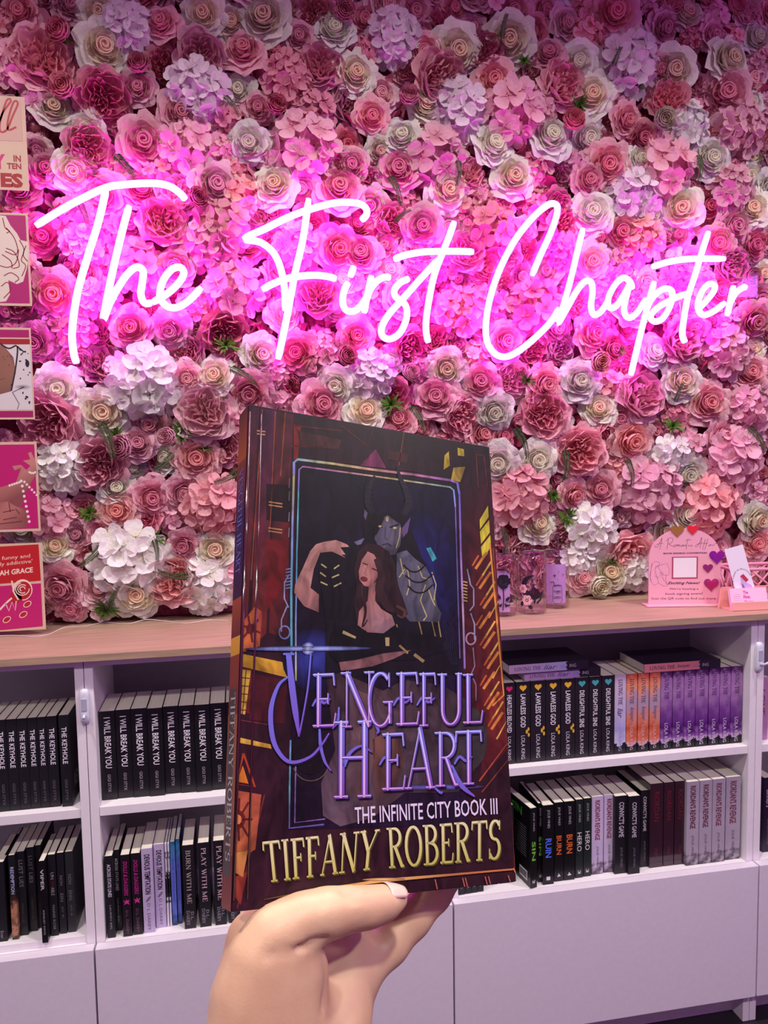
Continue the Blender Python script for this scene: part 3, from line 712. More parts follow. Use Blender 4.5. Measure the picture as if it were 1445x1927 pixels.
# --- left cabinet, upper shelf
ys = .026
us = [-32, -11, 9.3, 29.6, 49.8, 68.5, 85.6, 106]; xs = spans(us, 1348, ys)
M_matt = cover_mat((21, 19, 27), .5)
kt = [(TT, 'THE KEYHOLE', .13, .53, .50, WHT, dict(bold=.015)), (AT, 'GIGI STYX', .70, .93, .26, (112, 104, 116))]
for i in range(7):
    k = 6-i
    lab = f'matt black paperback with short white title, {ORD[k+1]} from the left post, upper shelf'
    book(xs[i]+.0004, ys, ZS, xs[i+1]-xs[i]-.0008, .201, .13, M_matt, lab, 'black paperbacks left of the left post', kt)
x = at(108, 1345, Y=ys)[0]
t = book(x+.002, ys-.004, ZS, .021, .203, .13, M_matt, 'matt black paperback nearest the left post, its dark cover facing the post', 'black paperbacks left of the left post', kt)
v_, f_ = bfont('KEY', .01)
MB().add([(.0213, .03+p[0]*.05, .03+p[1]*.03) for p in v_], f_, lin((150, 146, 152))).build('cover_lettering', PRINT, t)
# --- left cabinet, lower (raised) shelf
zr = ZB+.0163
def lo(u0, u1, v, ys, h, cov, lab, texts, d=.13, tilt=0.0, yaw=0.0, dz=0.0, grp='black paperbacks on the far left lower shelf', emblem=None):
    x0, x1 = at(u0, v, Y=ys)[0], at(u1, v, Y=ys)[0]
    return book(x0+.0004, ys, zr+dz, x1-x0-.0008, h, d, cov, lab, grp, texts, emblem, tilt, yaw)
DIM = (120, 114, 122)
lo(-14, 6, 1610, .02, .178, M_matt, 'black paperback with a small pale footer at the far left lower shelf end', [(AT, 'Scar', .86, .96, .3, GRY)])
lo(8, 13.5, 1605, .05, .178, M_matt, 'thin black paperback beside the one with a skin toned photo spine', [(TT, 'SAVAGE', .16, .40, .7, (150, 146, 154)), (AT, 'KINSLEY', .62, .82, .5, DIM)])
lo(14, 27, 1604, .022, .19, P_SKIN, 'paperback with blue white title and skin toned photo on its spine, far left lower shelf', [(TT, 'REDEMPTION', .14, .46, .55, (170, 180, 214), dict(bold=.02))])
lo(29, 45, 1597, .034, .19, M_matt, 'black paperback with faint grey title right of the skin toned photo spine', [(TT, 'LUST LIES', .10, .42, .5, DIM), (AT, 'MARIA LUIS', .62, .85, .3, (84, 66, 60))])
lo(48, 63, 1591, .045, .192, M_matt, 'black paperback with faint grey title left of the one pulled forward', [(TT, 'LUST LIES', .10, .42, .5, DIM), (AT, 'MARIA LUIS', .62, .85, .3, (84, 66, 60))])
lo(64, 76, 1586, .055, .19, M_matt, 'black paperback set back behind the one pulled forward', [(AT, 'ROSE', .7, .84, .3, (84, 66, 60))])
lo(71, 83, 1612, -.004, .183, cover_mat((16, 14, 18), .35), 'thin black paperback pulled forward over the shelf edge, far left', [(TT, 'VIPER', .10, .36, .55, (190, 186, 194), dict(bold=.02)), (AT, 'KINSLEY KING', .60, .90, .28, (170, 164, 172))], d=.125)
lo(88, 103, 1600, .018, .184, M_matt, 'black paperback with a broken red and grey title beside the pulled out one', [(TT, 'UN', .22, .30, .42, GRY), ('red_title_lettering', 'LOV', .30, .40, .42, (128, 36, 44)), (TT, 'ABLE', .40, .50, .42, GRY), (AT, 'MAREE ROSE', .62, .92, .30, (150, 144, 152))])
lo(105, 119, 1596, .022, .184, M_matt, 'black paperback with dim spine title, second from the left post, lower shelf', [(TT, 'NON', .28, .40, .42, DIM), (TT, 'ESN', .50, .60, .42, DIM), (AT, 'JO R', .66, .80, .25, DIM)])
lo(120.5, 136, 1592, .024, .184, cover_mat((40, 40, 44), .45), 'charcoal paperback nearest the post on the far left lower shelf', [(TT, 'NON', .28, .40, .42, DIM), (TT, 'ENN', .48, .60, .42, DIM), (AT, 'JO R', .66, .80, .25, DIM)])
# --- cabinet behind the book, lower shelf
zr = ZB+.0004
G2 = 'paperbacks on the lower shelf left of the hand'
asl = [(TT, 'ACROSS STATE LINES', .10, .50, .46, (214, 206, 220), dict(bold=.012)), (AT, 'LAUREN BIEL', .60, .90, .22, GRY)]
dol = [(TT, 'DOLLS & DAGGERS', .08, .50, .45, (176, 40, 128), dict(bold=.02, shear=.25)), (AT, 'D.L. DARBY', .68, .97, .28, (126, 80, 110))]
dev = [(TT, 'DEVIOUS TEMPTATION', .07, .54, .52, (30, 24, 36), dict(bold=.02)), (AT, 'D L DARBY', .65, .97, .28, (120, 104, 134))]
def lo2(*a, **k): return lo(*a, grp=G2, **k)
lo2(195.6, 211, 1605, .010, .187, M_matt, 'black paperback with narrow white title nearest the post, lower shelf', asl)
lo2(211.5, 224, 1600, .034, .187, M_matt, 'black paperback with narrow white title set further back, lower shelf', asl)
lo2(225, 243, 1601, .008, .187, cover_mat((26, 16, 26), .4), 'black paperback with magenta scrawled title and emblem, left one of two', dol, emblem=('dragon', .575, .014, (206, 50, 140)))
lo2(244.5, 263, 1598, .010, .187, cover_mat((26, 16, 26), .4), 'black paperback with magenta scrawled title and emblem, right one of two', dol, emblem=('dragon', .575, .014, (206, 50, 140)))
lo2(264.5, 286, 1594, .012, .194, cover_mat((188, 172, 208), .45), 'lilac paperback with black title, left one of two on the lower shelf', dev, emblem=('feather', .60, .016, (120, 104, 134)))
lo2(288, 308, 1588, .026, .194, cover_mat((188, 172, 208), .45), 'lilac paperback with black title, right one of two on the lower shelf', dev, emblem=('feather', .60, .016, (120, 104, 134)))
lo2(308.8, 313.2, 1585, .026, .194, P_CHECK, 'very thin black and white paperback beside the lilac ones', [])
lo2(314.2, 318, 1584, .026, .194, P_CHECK, 'very thin black and white paperback beside the blue ones', [])
lo2(319, 328.5, 1584, .028, .196, P_BLUE, 'blue marbled paperback beside the thin black and white ones', [(TT, 'THE PARADISE', .2, .72, .4, (70, 84, 190))])
lo2(329.5, 337.5, 1581, .032, .198, P_BLUE, 'blue marbled paperback beside the empty gap', [(TT, 'THE PARADISE', .2, .72, .4, (70, 84, 190))])
pw = [(TT, 'PLAY WITH ME', .06, .70, .42, (232, 196, 206), dict(font='serif')), (AT, 'DARBY', .78, .96, .28, GRY, dict(font='serif', dx=-.16)), ('initials_lettering', 'D.L.', .80, .90, .24, GRY, dict(dx=.2))]
bw = [(TT, 'BURN WITH ME', .06, .70, .40, (190, 176, 178), dict(font='serif'))]+pw[1:]
import copy
lo2(341.5, 364, 1587, .008, .194, cover_mat((30, 26, 30), .4), 'black paperback with serif title standing right of the empty gap', copy.deepcopy(bw))
lo2(371, 393, 1583, .008, .196, M_matt, 'black paperback with pinkish serif title, left of the one under the held book', copy.deepcopy(pw))
lo2(400, 422, 1578, .008, .197, M_matt, 'black paperback with pinkish serif title partly behind the held book corner', copy.deepcopy(pw))
lo2(426, 448, 1575, .010, .197, M_matt, 'black paperback mostly hidden behind the wrist and the held book', copy.deepcopy(pw))
# --- right cabinet, upper shelf
ys = .026
def U(x): return 920+x/2.752
row = [('heartless', 75, 136), ('god', 139, 214), ('god', 216, 293), ('god', 294, 371), ('god', 373, 446), ('sins', 447, 517), ('sins', 519, 583), ('sins', 585, 651), ('liar', 652, 711), ('orange', 713, 769), ('orange', 773, 829),
       ('orange', 834, 889), ('purple', 891, 951), ('purple', 954, 1011), ('purple', 1013, 1071), ('purple', 1073, 1137), ('purple', 1141, 1196), ('purple', 1198, 1254), ('purple', 1256, 1316)]
G3 = 'paperbacks standing on the right upper shelf'
LK = (AT, 'LOLA KING', .66, .95, .27, (214, 208, 220))
cnt = {}
tops = []
CK = cover_mat((34, 28, 38), .42)
names = {'god': 'black paperback with yellow heart and petals, {} of four on the right upper shelf', 'sins': 'black paperback with turquoise heart, {} of three on the right upper shelf',
         'orange': 'orange and lilac painted paperback, {} of three on the right upper shelf', 'purple': 'purple painted paperback, {} of seven from the turquoise heart side on the right upper shelf'}
names['purple'] = 'purple painted paperback, {} of seven counted from the orange ones'
for k, a, b in row:
    v = 1286-(a/1316)*30
    x0, x1 = at(U(a), v, Y=ys)[0], at(U(b), v, Y=ys)[0]
    i = cnt.get(k, 0); cnt[k] = i+1; w = x1-x0-.0008
    kw = dict(h=.2005, d=.13)
    if k == 'heartless': args = (CK, 'black paperback with magenta heart, first in the right upper shelf row', [(TT, 'HEARTLESS BELOVED', .15, .61, .40, WHT, dict(bold=.01)), LK], ('heart', .075, .017, (214, 30, 110)))
    elif k == 'god': args = (CK, names[k].format(ORD[i]), [(TT, 'LAWLESS GOD', .15, .56, .36, WHT, dict(bold=.012)), LK], ('petals', .075, .019, (234, 182, 60)))
    elif k == 'sins': args = (CK, names[k].format(ORD[i]), [(TT, 'DELIGHTFUL SINS', .16, .62, .36, WHT, dict(bold=.01)), LK], ('heart', .075, .019, (70, 170, 176)))
    elif k == 'liar': args = (P_LILAC, 'pale lilac painted paperback standing between the black and the orange ones', [(TT, 'LOVING THE', .06, .38, .36, (40, 30, 50), dict(font='serif')), ('script_lettering', 'liar', .42, .54, .5, (60, 40, 80), dict(shear=.4)), (AT, 'LOLA KING', .66, .96, .28, (170, 168, 205))], None)
    elif k == 'orange': args = (P_ORANGE, names[k].format(ORD[i]), [(TT, 'LOVING THE', .06, .38, .36, (90, 60, 80), dict(font='serif')), ('script_lettering', 'keeper', .42, .60, .5, (110, 90, 130), dict(shear=.4)), (AT, 'LOLA KING', .66, .96, .28, (214, 190, 200))], None)
    else: args = (P_PURPLE, names[k].format(ORD[i]), [(TT, 'LOVING THE', .04, .36, .36, (60, 36, 84), dict(font='serif')), (AT, 'LOLA KING', .66, .97, .30, (214, 204, 224))], None)
    book(x0+.0004, ys, ZS, w, kw['h'], kw['d'], args[0], args[1], G3, args[2], args[3])
# lying on top of that row
def lying(u0, u1, v, ysp, z, th, cov, label, script, author_dark, yaw, d=.128):
    """a paperback lying flat: spine forward, head to the left"""
    x0 = at(u0, v, Y=ysp)[0]; x1 = at(u1, v, Y=ysp)[0]; L = x1-x0
    t = thing('paperback_book', label, 'book', (x0, ysp, z), yaw, 'paperbacks lying on the right upper shelf row')
    c = .0007
    dk = .72
    m = MB(); m.box(0, L, 0, c, 0, th); m.box(0, L, c, d, 0, c); m.box(0, L, c, d, th-c, th)
    m.build('cover', cover_mat((38, 28, 46), .42), t)
    MB().box(.001, L-.001, c, d-.001, c, th-c).build('page_block', M_page, t)
    jag = [(L*dk+.003*math.sin(k*2.3), th*k/6) for k in range(7)]
    MB().add([(0.0004, -.0003, .0004)]+[(a, -.0003, min(th-.0004, max(.0004, b))) for a, b in jag]+[(.0004, -.0003, th-.0004)], [tuple(range(9))],
             [lin(cov[0])]+[lin(cov[1])]*7+[lin(cov[0])]).build('painted_spine_band', PRINT, t)
    for nm, st, f0, f1, hh, col, font, sh in ((TT, 'LOVING THE', .07, .40, .40, (48, 30, 58), 'serif', 0), ('script_lettering', script, .43, .60, .5, (84, 50, 96), 'sans', .4), (AT, 'LOLA K', .64, .72, .36, (150, 140, 190), 'sans', 0), (AT, 'ING', .76, .84, .36, (196, 186, 204), 'sans', 0)):
        v_, f_ = letters(st, font, 0.0, sh)
        MB().add([(L*(f0+(f1-f0)*p[0]), -.0006, th*(.5+(p[1]-.5)*hh)) for p in v_], f_, lin(col)).build(nm, PRINT, t)
zt = ZS+.2006
lying(986, 1130, 1270, .030, zt, .021, ((196, 160, 206), (170, 140, 205)), 'lilac spined paperback lying flat, lower one of the stacked pair', 'liar', 0, 0)
lying(957, 1108, 1250, .022, zt+.0215, .022, ((206, 170, 206), (178, 172, 226)), 'lilac spined paperback lying flat, upper one of the stacked pair', 'liar', 0, .01)
lying(1212, 1355, 1256, .024, zt, .022, ((232, 140, 150), (206, 120, 130)), 'pink and orange spined paperback lying flat on the purple ones', 'keeper', 0, -.005)
# --- right cabinet, lower shelf
G4 = 'paperbacks on the right lower shelf'
def lo3(a, b, vtop, ys, h, cov, lab, texts, em=None, **k):
    x0, x1 = at(U(a), vtop, Y=ys)[0], at(U(b), vtop, Y=ys)[0]
    return book(x0+.0004, ys, ZB+.0004, x1-x0-.0008, h, k.get('d', .13), cov, lab, G4, texts, em, k.get('tilt', 0), k.get('yaw', 0))
jv = lambda num, ttl, col, **k: [(AT, 'JOLIE VINES', .06, .29, .30, (176, 170, 180)), (TT, ttl, .42, .66, .55, col, dict(bold=.02, **k)), ('volume_number', num, .90, .945, .35, (226, 220, 230), dict(bold=.02))]
rr = lambda c: [(TT, "RIORDAN'S REVENGE", .05, .56, .46, c, dict(bold=.015)), (AT, 'JOLIE VINES', .64, .90, .22, (110, 92, 112))]
cg = [(TT, "CONVICT'S GAME", .08, .53, .40, (200, 192, 206), dict(bold=.015)), (AT, 'JOLIE VINES', .66, .92, .22, (120, 112, 124))]
GK = cover_mat((18, 16, 20), .3)
# partly under the held book
for i, (a, b) in enumerate(((863, 875.3), (875.8, 887.4), (887.9, 899.2), (899.7, 911))):
    x0, x1 = at(a, 1690, Y=.008)[0], at(b, 1690, Y=.008)[0]
    book(x0+.0003, .008+.001*i, ZB+.0004, x1-x0-.0006, .187, .127, M_matt, f'slim black paperback with white footer, {ORD[i]} of four peeking out under the held book', G4, [(AT, 'LAUREN BIEL', .60, .93, .28, GRY), (TT, 'ACROSS STATE LINES', .10, .50, .5, (214, 206, 220))])
for i, (a, b) in enumerate(((911.5, 939), (940.5, 968))):
    x0, x1 = at(a, 1675, Y=.03)[0], at(b, 1675, Y=.03)[0]
    book(x0+.0003, .034, ZB+.0004, x1-x0-.0006, .196, .127, cover_mat((28, 24, 34), .4), ('black paperback peeking out under the held book, beside the slim ones', 'black paperback peeking out at the lower right corner of the held book')[i], G4, [(AT, 'RULE OF', .1, .4, .3, (150, 70, 70))] if i else [])
sn = lo3(214, 252, 1517, -.002, .2, GK, 'glossy black paperback with green title, its barcode cover turned to view', jv('2', 'SIN', (120, 196, 60)), yaw=.16)
MB().box(-.0004, -.0002, .015, .052, .012, .036).build('barcode_label', mat('barcode_paper', (206, 204, 208), .6), sn)
m = MB()
for k in range(16): m.box(-.0007, -.0005, .017+k*.0021, .0176+k*.0021+.0006*(k % 3), .016, .033)
m.build('barcode_bars', cover_mat((20, 20, 22), .5), sn)
m = MB()
for k in range(13): m.box(-.0004, -.0002, .02, .02+.08*(.6+.4*math.sin(k*1.7)**2), .07+k*.006, .0712+k*.006)
m.build('blurb_lines', mat('grey_blurb_ink', (96, 94, 100), .6), sn)
v_, f_ = bfont('SIN', .03)
MB().add([(-.0004, .09-p[0]*.05, .165+p[1]*.022) for p in v_], f_, lin((70, 160, 50))).build('cover_lettering', PRINT, sn)
lo3(253, 277, 1515, .02, .2, GK, 'glossy black paperback with green title tucked behind the one with the barcode', jv('2', 'SIN', (120, 196, 60)))
lo3(279, 337, 1514, .006, .2, GK, 'glossy black paperback with blue title on the right lower shelf', jv('1', 'RUIN', (80, 120, 240)))
lo3(339, 387, 1510, .014, .2, GK, 'glossy black paperback with orange title, next to the blue titled one', jv('4', 'BURN', (226, 104, 44)))
lo3(389, 446, 1508, .014, .2, GK, 'glossy black paperback with orange title, next to the green black ones', jv('4', 'BURN', (226, 104, 44)))
HG = cover_mat((26, 34, 32), .4)
he = lambda: [(AT, 'JOLIE VINES', .06, .29, .34, (176, 170, 180)), (TT, 'HERO', .42, .66, .60, (226, 226, 226)), ('volume_number', '3', .90, .95, .4, (226, 220, 230))]
lo3(449, 489, 1506, .018, .2, HG, 'slim dark green paperback with wide white title, left one of two', he())
lo3(491, 531, 1504, .020, .2, HG, 'slim dark green paperback with wide white title, right one of two', he())
lo3(533, 593, 1502, .024, .2, P_GREY, 'lilac paperback with dark red title, left of the two beside the dark green ones', rr((132, 30, 66)))
lo3(596, 651, 1500, .026, .2, P_GREY, 'lilac paperback with dark red title, right of the two beside the dark green ones', rr((132, 30, 66)))
lo3(653, 722, 1500, .014, .2, cover_mat((24, 20, 28), .42), 'black paperback with pale capitals, first of three beside the lilac ones', cg)
lo3(724, 785, 1499, .006, .2, cover_mat((24, 20, 28), .42), 'black paperback with pale capitals, second of three and furthest forward', cg)
lo3(786.5, 830, 1495, .030, .2, cover_mat((24, 20, 28), .42), 'black paperback with pale capitals, third of three and set back', cg)
WR = lambda: mat('shrink_wrapped_maroon_cover', (52, 26, 38), .25, coat=.8)
wr_ = WR()
for i, (a, b, v) in enumerate(((835, 904, 1475), (907, 961, 1471), (964, 1023, 1469))):
    lo3(a, b, v, .022, .2185, wr_, f'dark maroon shrink wrapped hardback, {ORD[i]} of three on the right lower shelf', [(TT, 'RIORDAN', .10, .45, .40, (112, 30, 48)), (AT, 'VINES', .76, .88, .26, (96, 44, 56))])
for i, (a, b, v) in enumerate(((1026, 1091, 1470), (1093, 1158, 1468), (1160, 1226, 1465), (1229, 1306, 1461))):
    lo3(a, b, v, .012+.004*(i == 3), .2185, P_GREY2, f'tall grey lilac volume with red brown title, {ORD[i]} of four near the right post', rr((98, 28, 44) if i < 2 else (120, 44, 60)))
# --- right edge cabinet, two spines in view
x0 = at(1436, 1540, Y=.03)[0]
book(max(x0, 1.6212), .03, ZB+.0004, .030, .2, .13, cover_mat((30, 14, 44), .4), 'dark purple paperback in the cabinet at the right edge, lower shelf', None, [(TT, 'Sinners', .16, .40, .5, (206, 180, 216), dict(shear=.3)), (AT, 'CAMERON ROSE', .55, .9, .25, (120, 104, 130))])
book(1.6214, .03, ZS+.0003, .034, .165, .13, cover_mat((176, 126, 170), .5), 'mauve paperback in the cabinet at the right edge, upper shelf', None, [(TT, 'LOVE', .2, .6, .5, (120, 70, 60))])

# ================================================================== the held paperback
HB_T = Vector((0.319875, -1.427457, 1.318276)); HB_R = (-0.339535, 0.161125, 0.250743)
BW, BH, BT = 0.134737, 0.216, 0.0145
def eul(a):
    x, y, z = a
    return Matrix.Rotation(z, 3, 'Z') @ Matrix.Rotation(y, 3, 'Y') @ Matrix.Rotation(x, 3, 'X')
HM = eul(HB_R)
hb = thing('held_paperback', 'dark fantasy paperback held up by the hand, purple title and gold author name', 'book')
hb.matrix_world = Matrix.Translation(HB_T) @ HM.to_4x4()
# where a point of the photographed cover lies on the real cover (homography of its four corners)
def homog(src, dst):
    A = []; B = []
    for (u, v), (x, y) in zip(src, dst):
        A += [[u, v, 1, 0, 0, 0, -u*x, -v*x], [0, 0, 0, u, v, 1, -u*y, -v*y]]; B += [x, y]
    h = np.linalg.solve(np.array(A, float), np.array(B, float)); return np.append(h, 1).reshape(3, 3)
HC = homog([(462, 760), (925, 843), (968, 1665), (442, 1713)], [(0, BH), (BW, BH), (BW, 0), (0, 0)])
def cv(u, v):
    q = HC @ np.array([u, v, 1.0]); return q[0]/q[2], q[1]/q[2]
EPS = 3.5e-5
class Art:
    """flat print: polygons given by their place on the photographed cover, stacked in thin ink layers"""
    def __init__(s, fn, lim=None, base=0): s.m = MB(); s.fn = fn; s.lim = lim; s.base = base
    def pt(s, p, L):
        x, z = s.fn(*p)
        if s.lim: x = min(max(x, s.lim[0]), s.lim[1]); z = min(max(z, s.lim[2]), s.lim[3])
        return (x, -EPS*(L+1+s.base), z)
    def poly(s, pts, col, L=0):
        if isinstance(pts, str): pts = [tuple(float(q) for q in w_.split(',')) for w_ in pts.split()]
        if isinstance(col[0], (tuple, list)):
            q_ = np.linspace(0, 1, len(pts)); k_ = np.linspace(0, 1, len(col))
            if len(col) != len(pts): col = [tuple(np.interp(t_, k_, [cc[i] for cc in col]) for i in range(3)) for t_ in q_]
            c = [lin(k) for k in col]
        else: c = lin(col)
        s.m.add([s.pt(p, L) for p in pts], [tuple(range(len(pts)))], c); return s
    def line(s, pts, w, col, L=1, smooth=0):
        if isinstance(pts, str): pts = [tuple(float(q) for q in w_.split(',')) for w_ in pts.split()]
        if smooth: pts = [tuple(p) for p in smoothpath(pts, smooth)]
        ww = list(np.interp(np.linspace(0, 1, len(pts)), np.linspace(0, 1, len(w)), w)) if isinstance(w, (list, tuple)) else w
        v, f = stroke2d(pts, ww)
        if isinstance(col[0], (tuple, list)):
            t = np.linspace(0, 1, len(pts)); ks = np.linspace(0, 1, len(col)); c = []
            for q in t:
                k = tuple(np.interp(q, ks, [cc[i] for cc in col]) for i in range(3)); c += [lin(k)]*2
        else: c = lin(col)
        s.m.add([s.pt(p, L) for p in v], f, c); return s
    def oval(s, cx, cy, rx, ry, col, L=0, n=18, rot=0):
        c, d = math.cos(rot), math.sin(rot)
        return s.poly([(cx+rx*math.cos(2*PI*k/n)*c-ry*math.sin(2*PI*k/n)*d, cy+rx*math.cos(2*PI*k/n)*d+ry*math.sin(2*PI*k/n)*c) for k in range(n)], col, L)
    def glow(s, cx, cy, rx, ry, cin, cout, L=0, n=20):
        c = [lin(cin)]+[lin(cout)]*n
        P = [s.pt((cx, cy), L)]+[s.pt((cx+rx*math.cos(2*PI*k/n), cy+ry*math.sin(2*PI*k/n)), L) for k in range(n)]
        s.m.add(P, [(0, 1+k, 1+(k+1) % n) for k in range(n)], c); return s
    def text(s, st, TL, TR, BR, BL, col, L=3, font='sans', bold=0.0, shear=0.0, grad=None):
        v, f = letters(st, font, bold, shear)
        P = []; c = []
        for x, y in v:
            a = np.array(TL)*(1-x)+np.array(TR)*x; b = np.array(BL)*(1-x)+np.array(BR)*x
            P.append(s.pt(tuple(b*(1-y)+a*y), L)); c.append(lin(mixc(col, grad, 1-y)) if grad else lin(col))
        s.m.add(P, f, c); return s
    def build(s, name, parent, m=None): return s.m.build(name, m or GLOSSPRINT, parent)
HCOV = mat('glossy_dark_cover_board', (44, 20, 34), .35, var=.15, scale=25, spec=.25, coat=.1)
c = .0012
m = MB(); m.box(0, BW, 0, c*.5, 0, BH); m.box(0, c*.5, c*.5, BT, 0, BH); m.box(0, BW, BT, BT+c*.5, 0, BH)
m.build('cover', HCOV, hb, bevel=.0004)
MB().box(c, BW-.0008, c*.6, BT-.0002, .0006, BH-.0006).build('page_block', M_page, hb)
for x_, r_ in ((.0006, .0006), (.0062, .0005)):
    MB().tube([(x_, -.0001, .004), (x_, -.0001, BH-.004)], r_, 10).build('hinge_crease', mat('glossy_crease', (70, 26, 44), .12, spec=.8, coat=.8), hb, True)
LIM = (.0003, BW-.0003, .0003, BH-.0003)
A = Art(cv, LIM, 0)
Q = lambda *t: [tuple(x) for x in t]
# city backdrop
A.poly([(462,760),(925,843),(968,1665),(442,1713)], [(40,16,34),(34,16,30),(52,26,34),(58,26,40)], 0)
A.poly("464,764 482,768 462,1230 444,1230", [(60,22,44),(66,20,52),(110,36,34),(98,34,30)], 1)
A.poly("484,768 512,773 500,1200 470,1230", [(52,18,58),(70,24,62),(112,38,40),(120,44,34)], 1)
A.poly("514,774 548,780 542,900 540,1210 505,1200", [(76,28,44),(74,26,42),(110,26,36),(60,22,36),(96,34,36)], 1)
A.poly("548,800 562,802 556,870 549,868", (122,28,34), 2)
for a in ("488,770 470,1100", "513,774 505,1000", "532,776 524,900"): A.line(a, 2.2, (140,66,48), 2)
for y in (812, 818, 950, 956, 1000, 1006): A.line([(502,y),(528,y+4)] if y > 900 else [(478,y),(494,y+2)], 2.4, (196,140,96), 3)
A.poly("497,915 545,918 543,990 498,985", (34,12,28), 2); A.poly("497,1022 540,1025 536,1100 500,1160", (112,24,30), 2)
A.line("545,842 600,845 640,812 548,802", 2.2, (92,44,44), 2); A.poly("556,812 640,830 634,848 560,842", (70,34,40), 2)
A.line("640,802 690,842 700,812", 2, (84,40,44), 2); A.line("760,815 750,880", 2, (120,62,56), 2)
A.poly("730,850 770,858 764,875 728,868", (64,28,36), 2)
A.poly("676,880 706,847 726,885", (122,44,92), 2); A.line("630,873 684,877 704,842 730,884 790,892", 2, (70,24,40), 3)
# right-hand street with lit windows
A.poly("866,905 926,850 958,1420 872,1400", [(36,16,30),(38,18,32),(120,40,34),(70,24,32)], 1)
A.poly("863,845 875,848 876,862 864,860", (214,190,60), 3); A.poly("838,860 846,852 848,880 836,888", (206,176,58), 3); A.poly("855,884 878,882 868,912 850,908", (176,146,60), 3)
A.line("899,858 914,861 920,920 902,922 899,858", 1.6, (112,50,48), 3)
for p in ("905,985 921,958 922,980 905,1004", "905,1008 923,986 924,1010 907,1032", "907,1038 925,1015 926,1036 910,1064"): A.poly(p, (208,194,58), 3)
for k in range(9):
    y = 1058+k*38; x = 896+k*2.2+(k % 3)*5
    A.line([(x, y+22), (x+22, y-10)], 5, (214,134,62), 3); A.line([(x+10, y+40), (x+30, y+8)], 3.4, (226,176,84), 3); A.line([(x-6, y+16), (x+6, y-4)], 3.2, (190,90,50), 3)
A.line("924,1030 941,1240 948,1320 926,1340", 3.2, (222,150,72), 4); A.line("930,1040 960,1500 966,1640", 2.2, (150,66,46), 3)
A.poly("926,1330 948,1310 958,1420 900,1480 912,1400", [(130,42,38),(140,46,40),(90,30,34),(60,22,34),(110,38,38)], 2)
A.line("900,1480 958,1410", 3, (176,80,54), 3); A.line("905,1500 960,1440", 2.4, (150,66,50), 3)
# lower left: amber walkway, windows, triangle, patterned lamp
A.poly("446,1238 545,1258 626,1268 630,1296 545,1285 445,1262", [(210,160,50),(206,158,54),(150,120,50),(130,100,48),(190,138,48),(206,146,48)], 3)
A.poly("446,1264 474,1268 470,1350 444,1345", (112,34,34), 2)
A.poly("455,1268 472,1270 462,1352 449,1350", (216,176,72), 3)
for k in range(5): A.line([(450,1283+k*15),(470,1285+k*15)], 1.8, (96,44,34), 4)
A.line("463,1269 457,1351", 1.6, (96,44,34), 4)
A.poly("474,1275 540,1290 535,1370 470,1362", (78,26,36), 2)
A.poly("447,1394 510,1408 512,1416 447,1404", [(220,176,74),(212,164,66),(206,150,60),(214,164,68)], 3)
A.line("446,1362 510,1372", 2, (120,50,46), 3)
A.line("460,1424 446,1480 482,1486 460,1424", 4, (176,66,42), 3); A.poly("459,1446 447,1476 470,1480", (224,128,48), 3)
A.poly("446,1492 494,1500 484,1600 444,1622", [(196,98,70),(176,84,64),(190,100,66),(206,112,66)], 3)
for k in range(7):
    a = k*2*PI/7; A.line([(452,1545),(452+34*math.cos(a)*.6+6,1545+40*math.sin(a))], 4, (110,36,40), 4)
A.oval(452,1545,13,17,(120,40,38),4); A.oval(451,1545,7,9,(226,136,84),5)
A.poly("444,1606 470,1602 462,1650 442,1640", [(240,160,90),(236,156,86),(226,140,80),(232,150,84)], 4)
A.poly("442,1650 470,1640 458,1700 442,1680", [(176,72,54),(150,58,48),(130,48,44),(160,64,50)], 3)
A.line("500,1500 452,1706", 3, (108,50,52), 2)
A.poly("447,1180 478,1150 492,1160 488,1225 445,1236", [(186,86,50),(196,98,60),(160,66,50),(170,80,52),(200,110,60)], 2)
for k in range(6):
    a = k*PI/3+.3; A.line([(470,1192),(470+20*math.cos(a),1192+26*math.sin(a))], 4, (110,34,40), 3)
A.oval(470,1192,8,10,(98,28,38),4)
# the framed window: night sky
A.poly([(556,874),(860,918),(878,1560),(545,1565)], [(18,12,28),(20,16,50),(40,24,52),(30,16,36)], 4)
A.glow(800,1090,70,130,(34,34,110),(19,14,40),5); A.glow(590,1250,60,60,(52,60,150),(22,16,44),5)
A.poly("802,1040 810,1038 822,1060 814,1066", (70,170,190), 6)
HOLO = [(150,130,200),(96,160,210),(206,196,110),(190,120,160),(150,110,190),(110,120,210)]
H2 = [(206,200,120),(110,180,200),(130,140,210),(170,110,180),(90,170,200),(120,110,190),(90,180,190)]
A.line("549,900 549,874 556,868 620,876 700,888 780,898 850,909 862,914 866,935", 4.6, HOLO, 6); A.line("558,930 559,888 566,882 640,892 740,906 848,922 855,928 858,960", 3.0, HOLO[::-1], 6)
A.line("549,900 547,1000 546,1130 548,1280", 4, H2, 6); A.line("558,930 556,1050 555,1180 556,1290", 2.8, H2[::-1], 6)
A.line("866,935 868,1050 872,1180 874,1270", 3.6, [(110,100,200),(150,110,190),(190,150,180),(130,110,180)], 6); A.line("858,960 861,1080 865,1250", 2, (120,100,170), 6)
A.line("547,1400 546,1490 546,1562 610,1556", 3.2, [(120,150,200),(96,170,190),(120,100,190),(110,90,180)], 6); A.line("557,1440 556,1552 612,1546", 2.4, (140,110,180), 6)
for pts in ("541,1090 533,1105 533,1135 541,1152", "538,1150 528,1175 528,1198", "880,1080 886,1110 892,1118 892,1150 884,1160", "886,1165 893,1185 893,1215"): A.line(pts, 2.4, (150,150,190), 6)
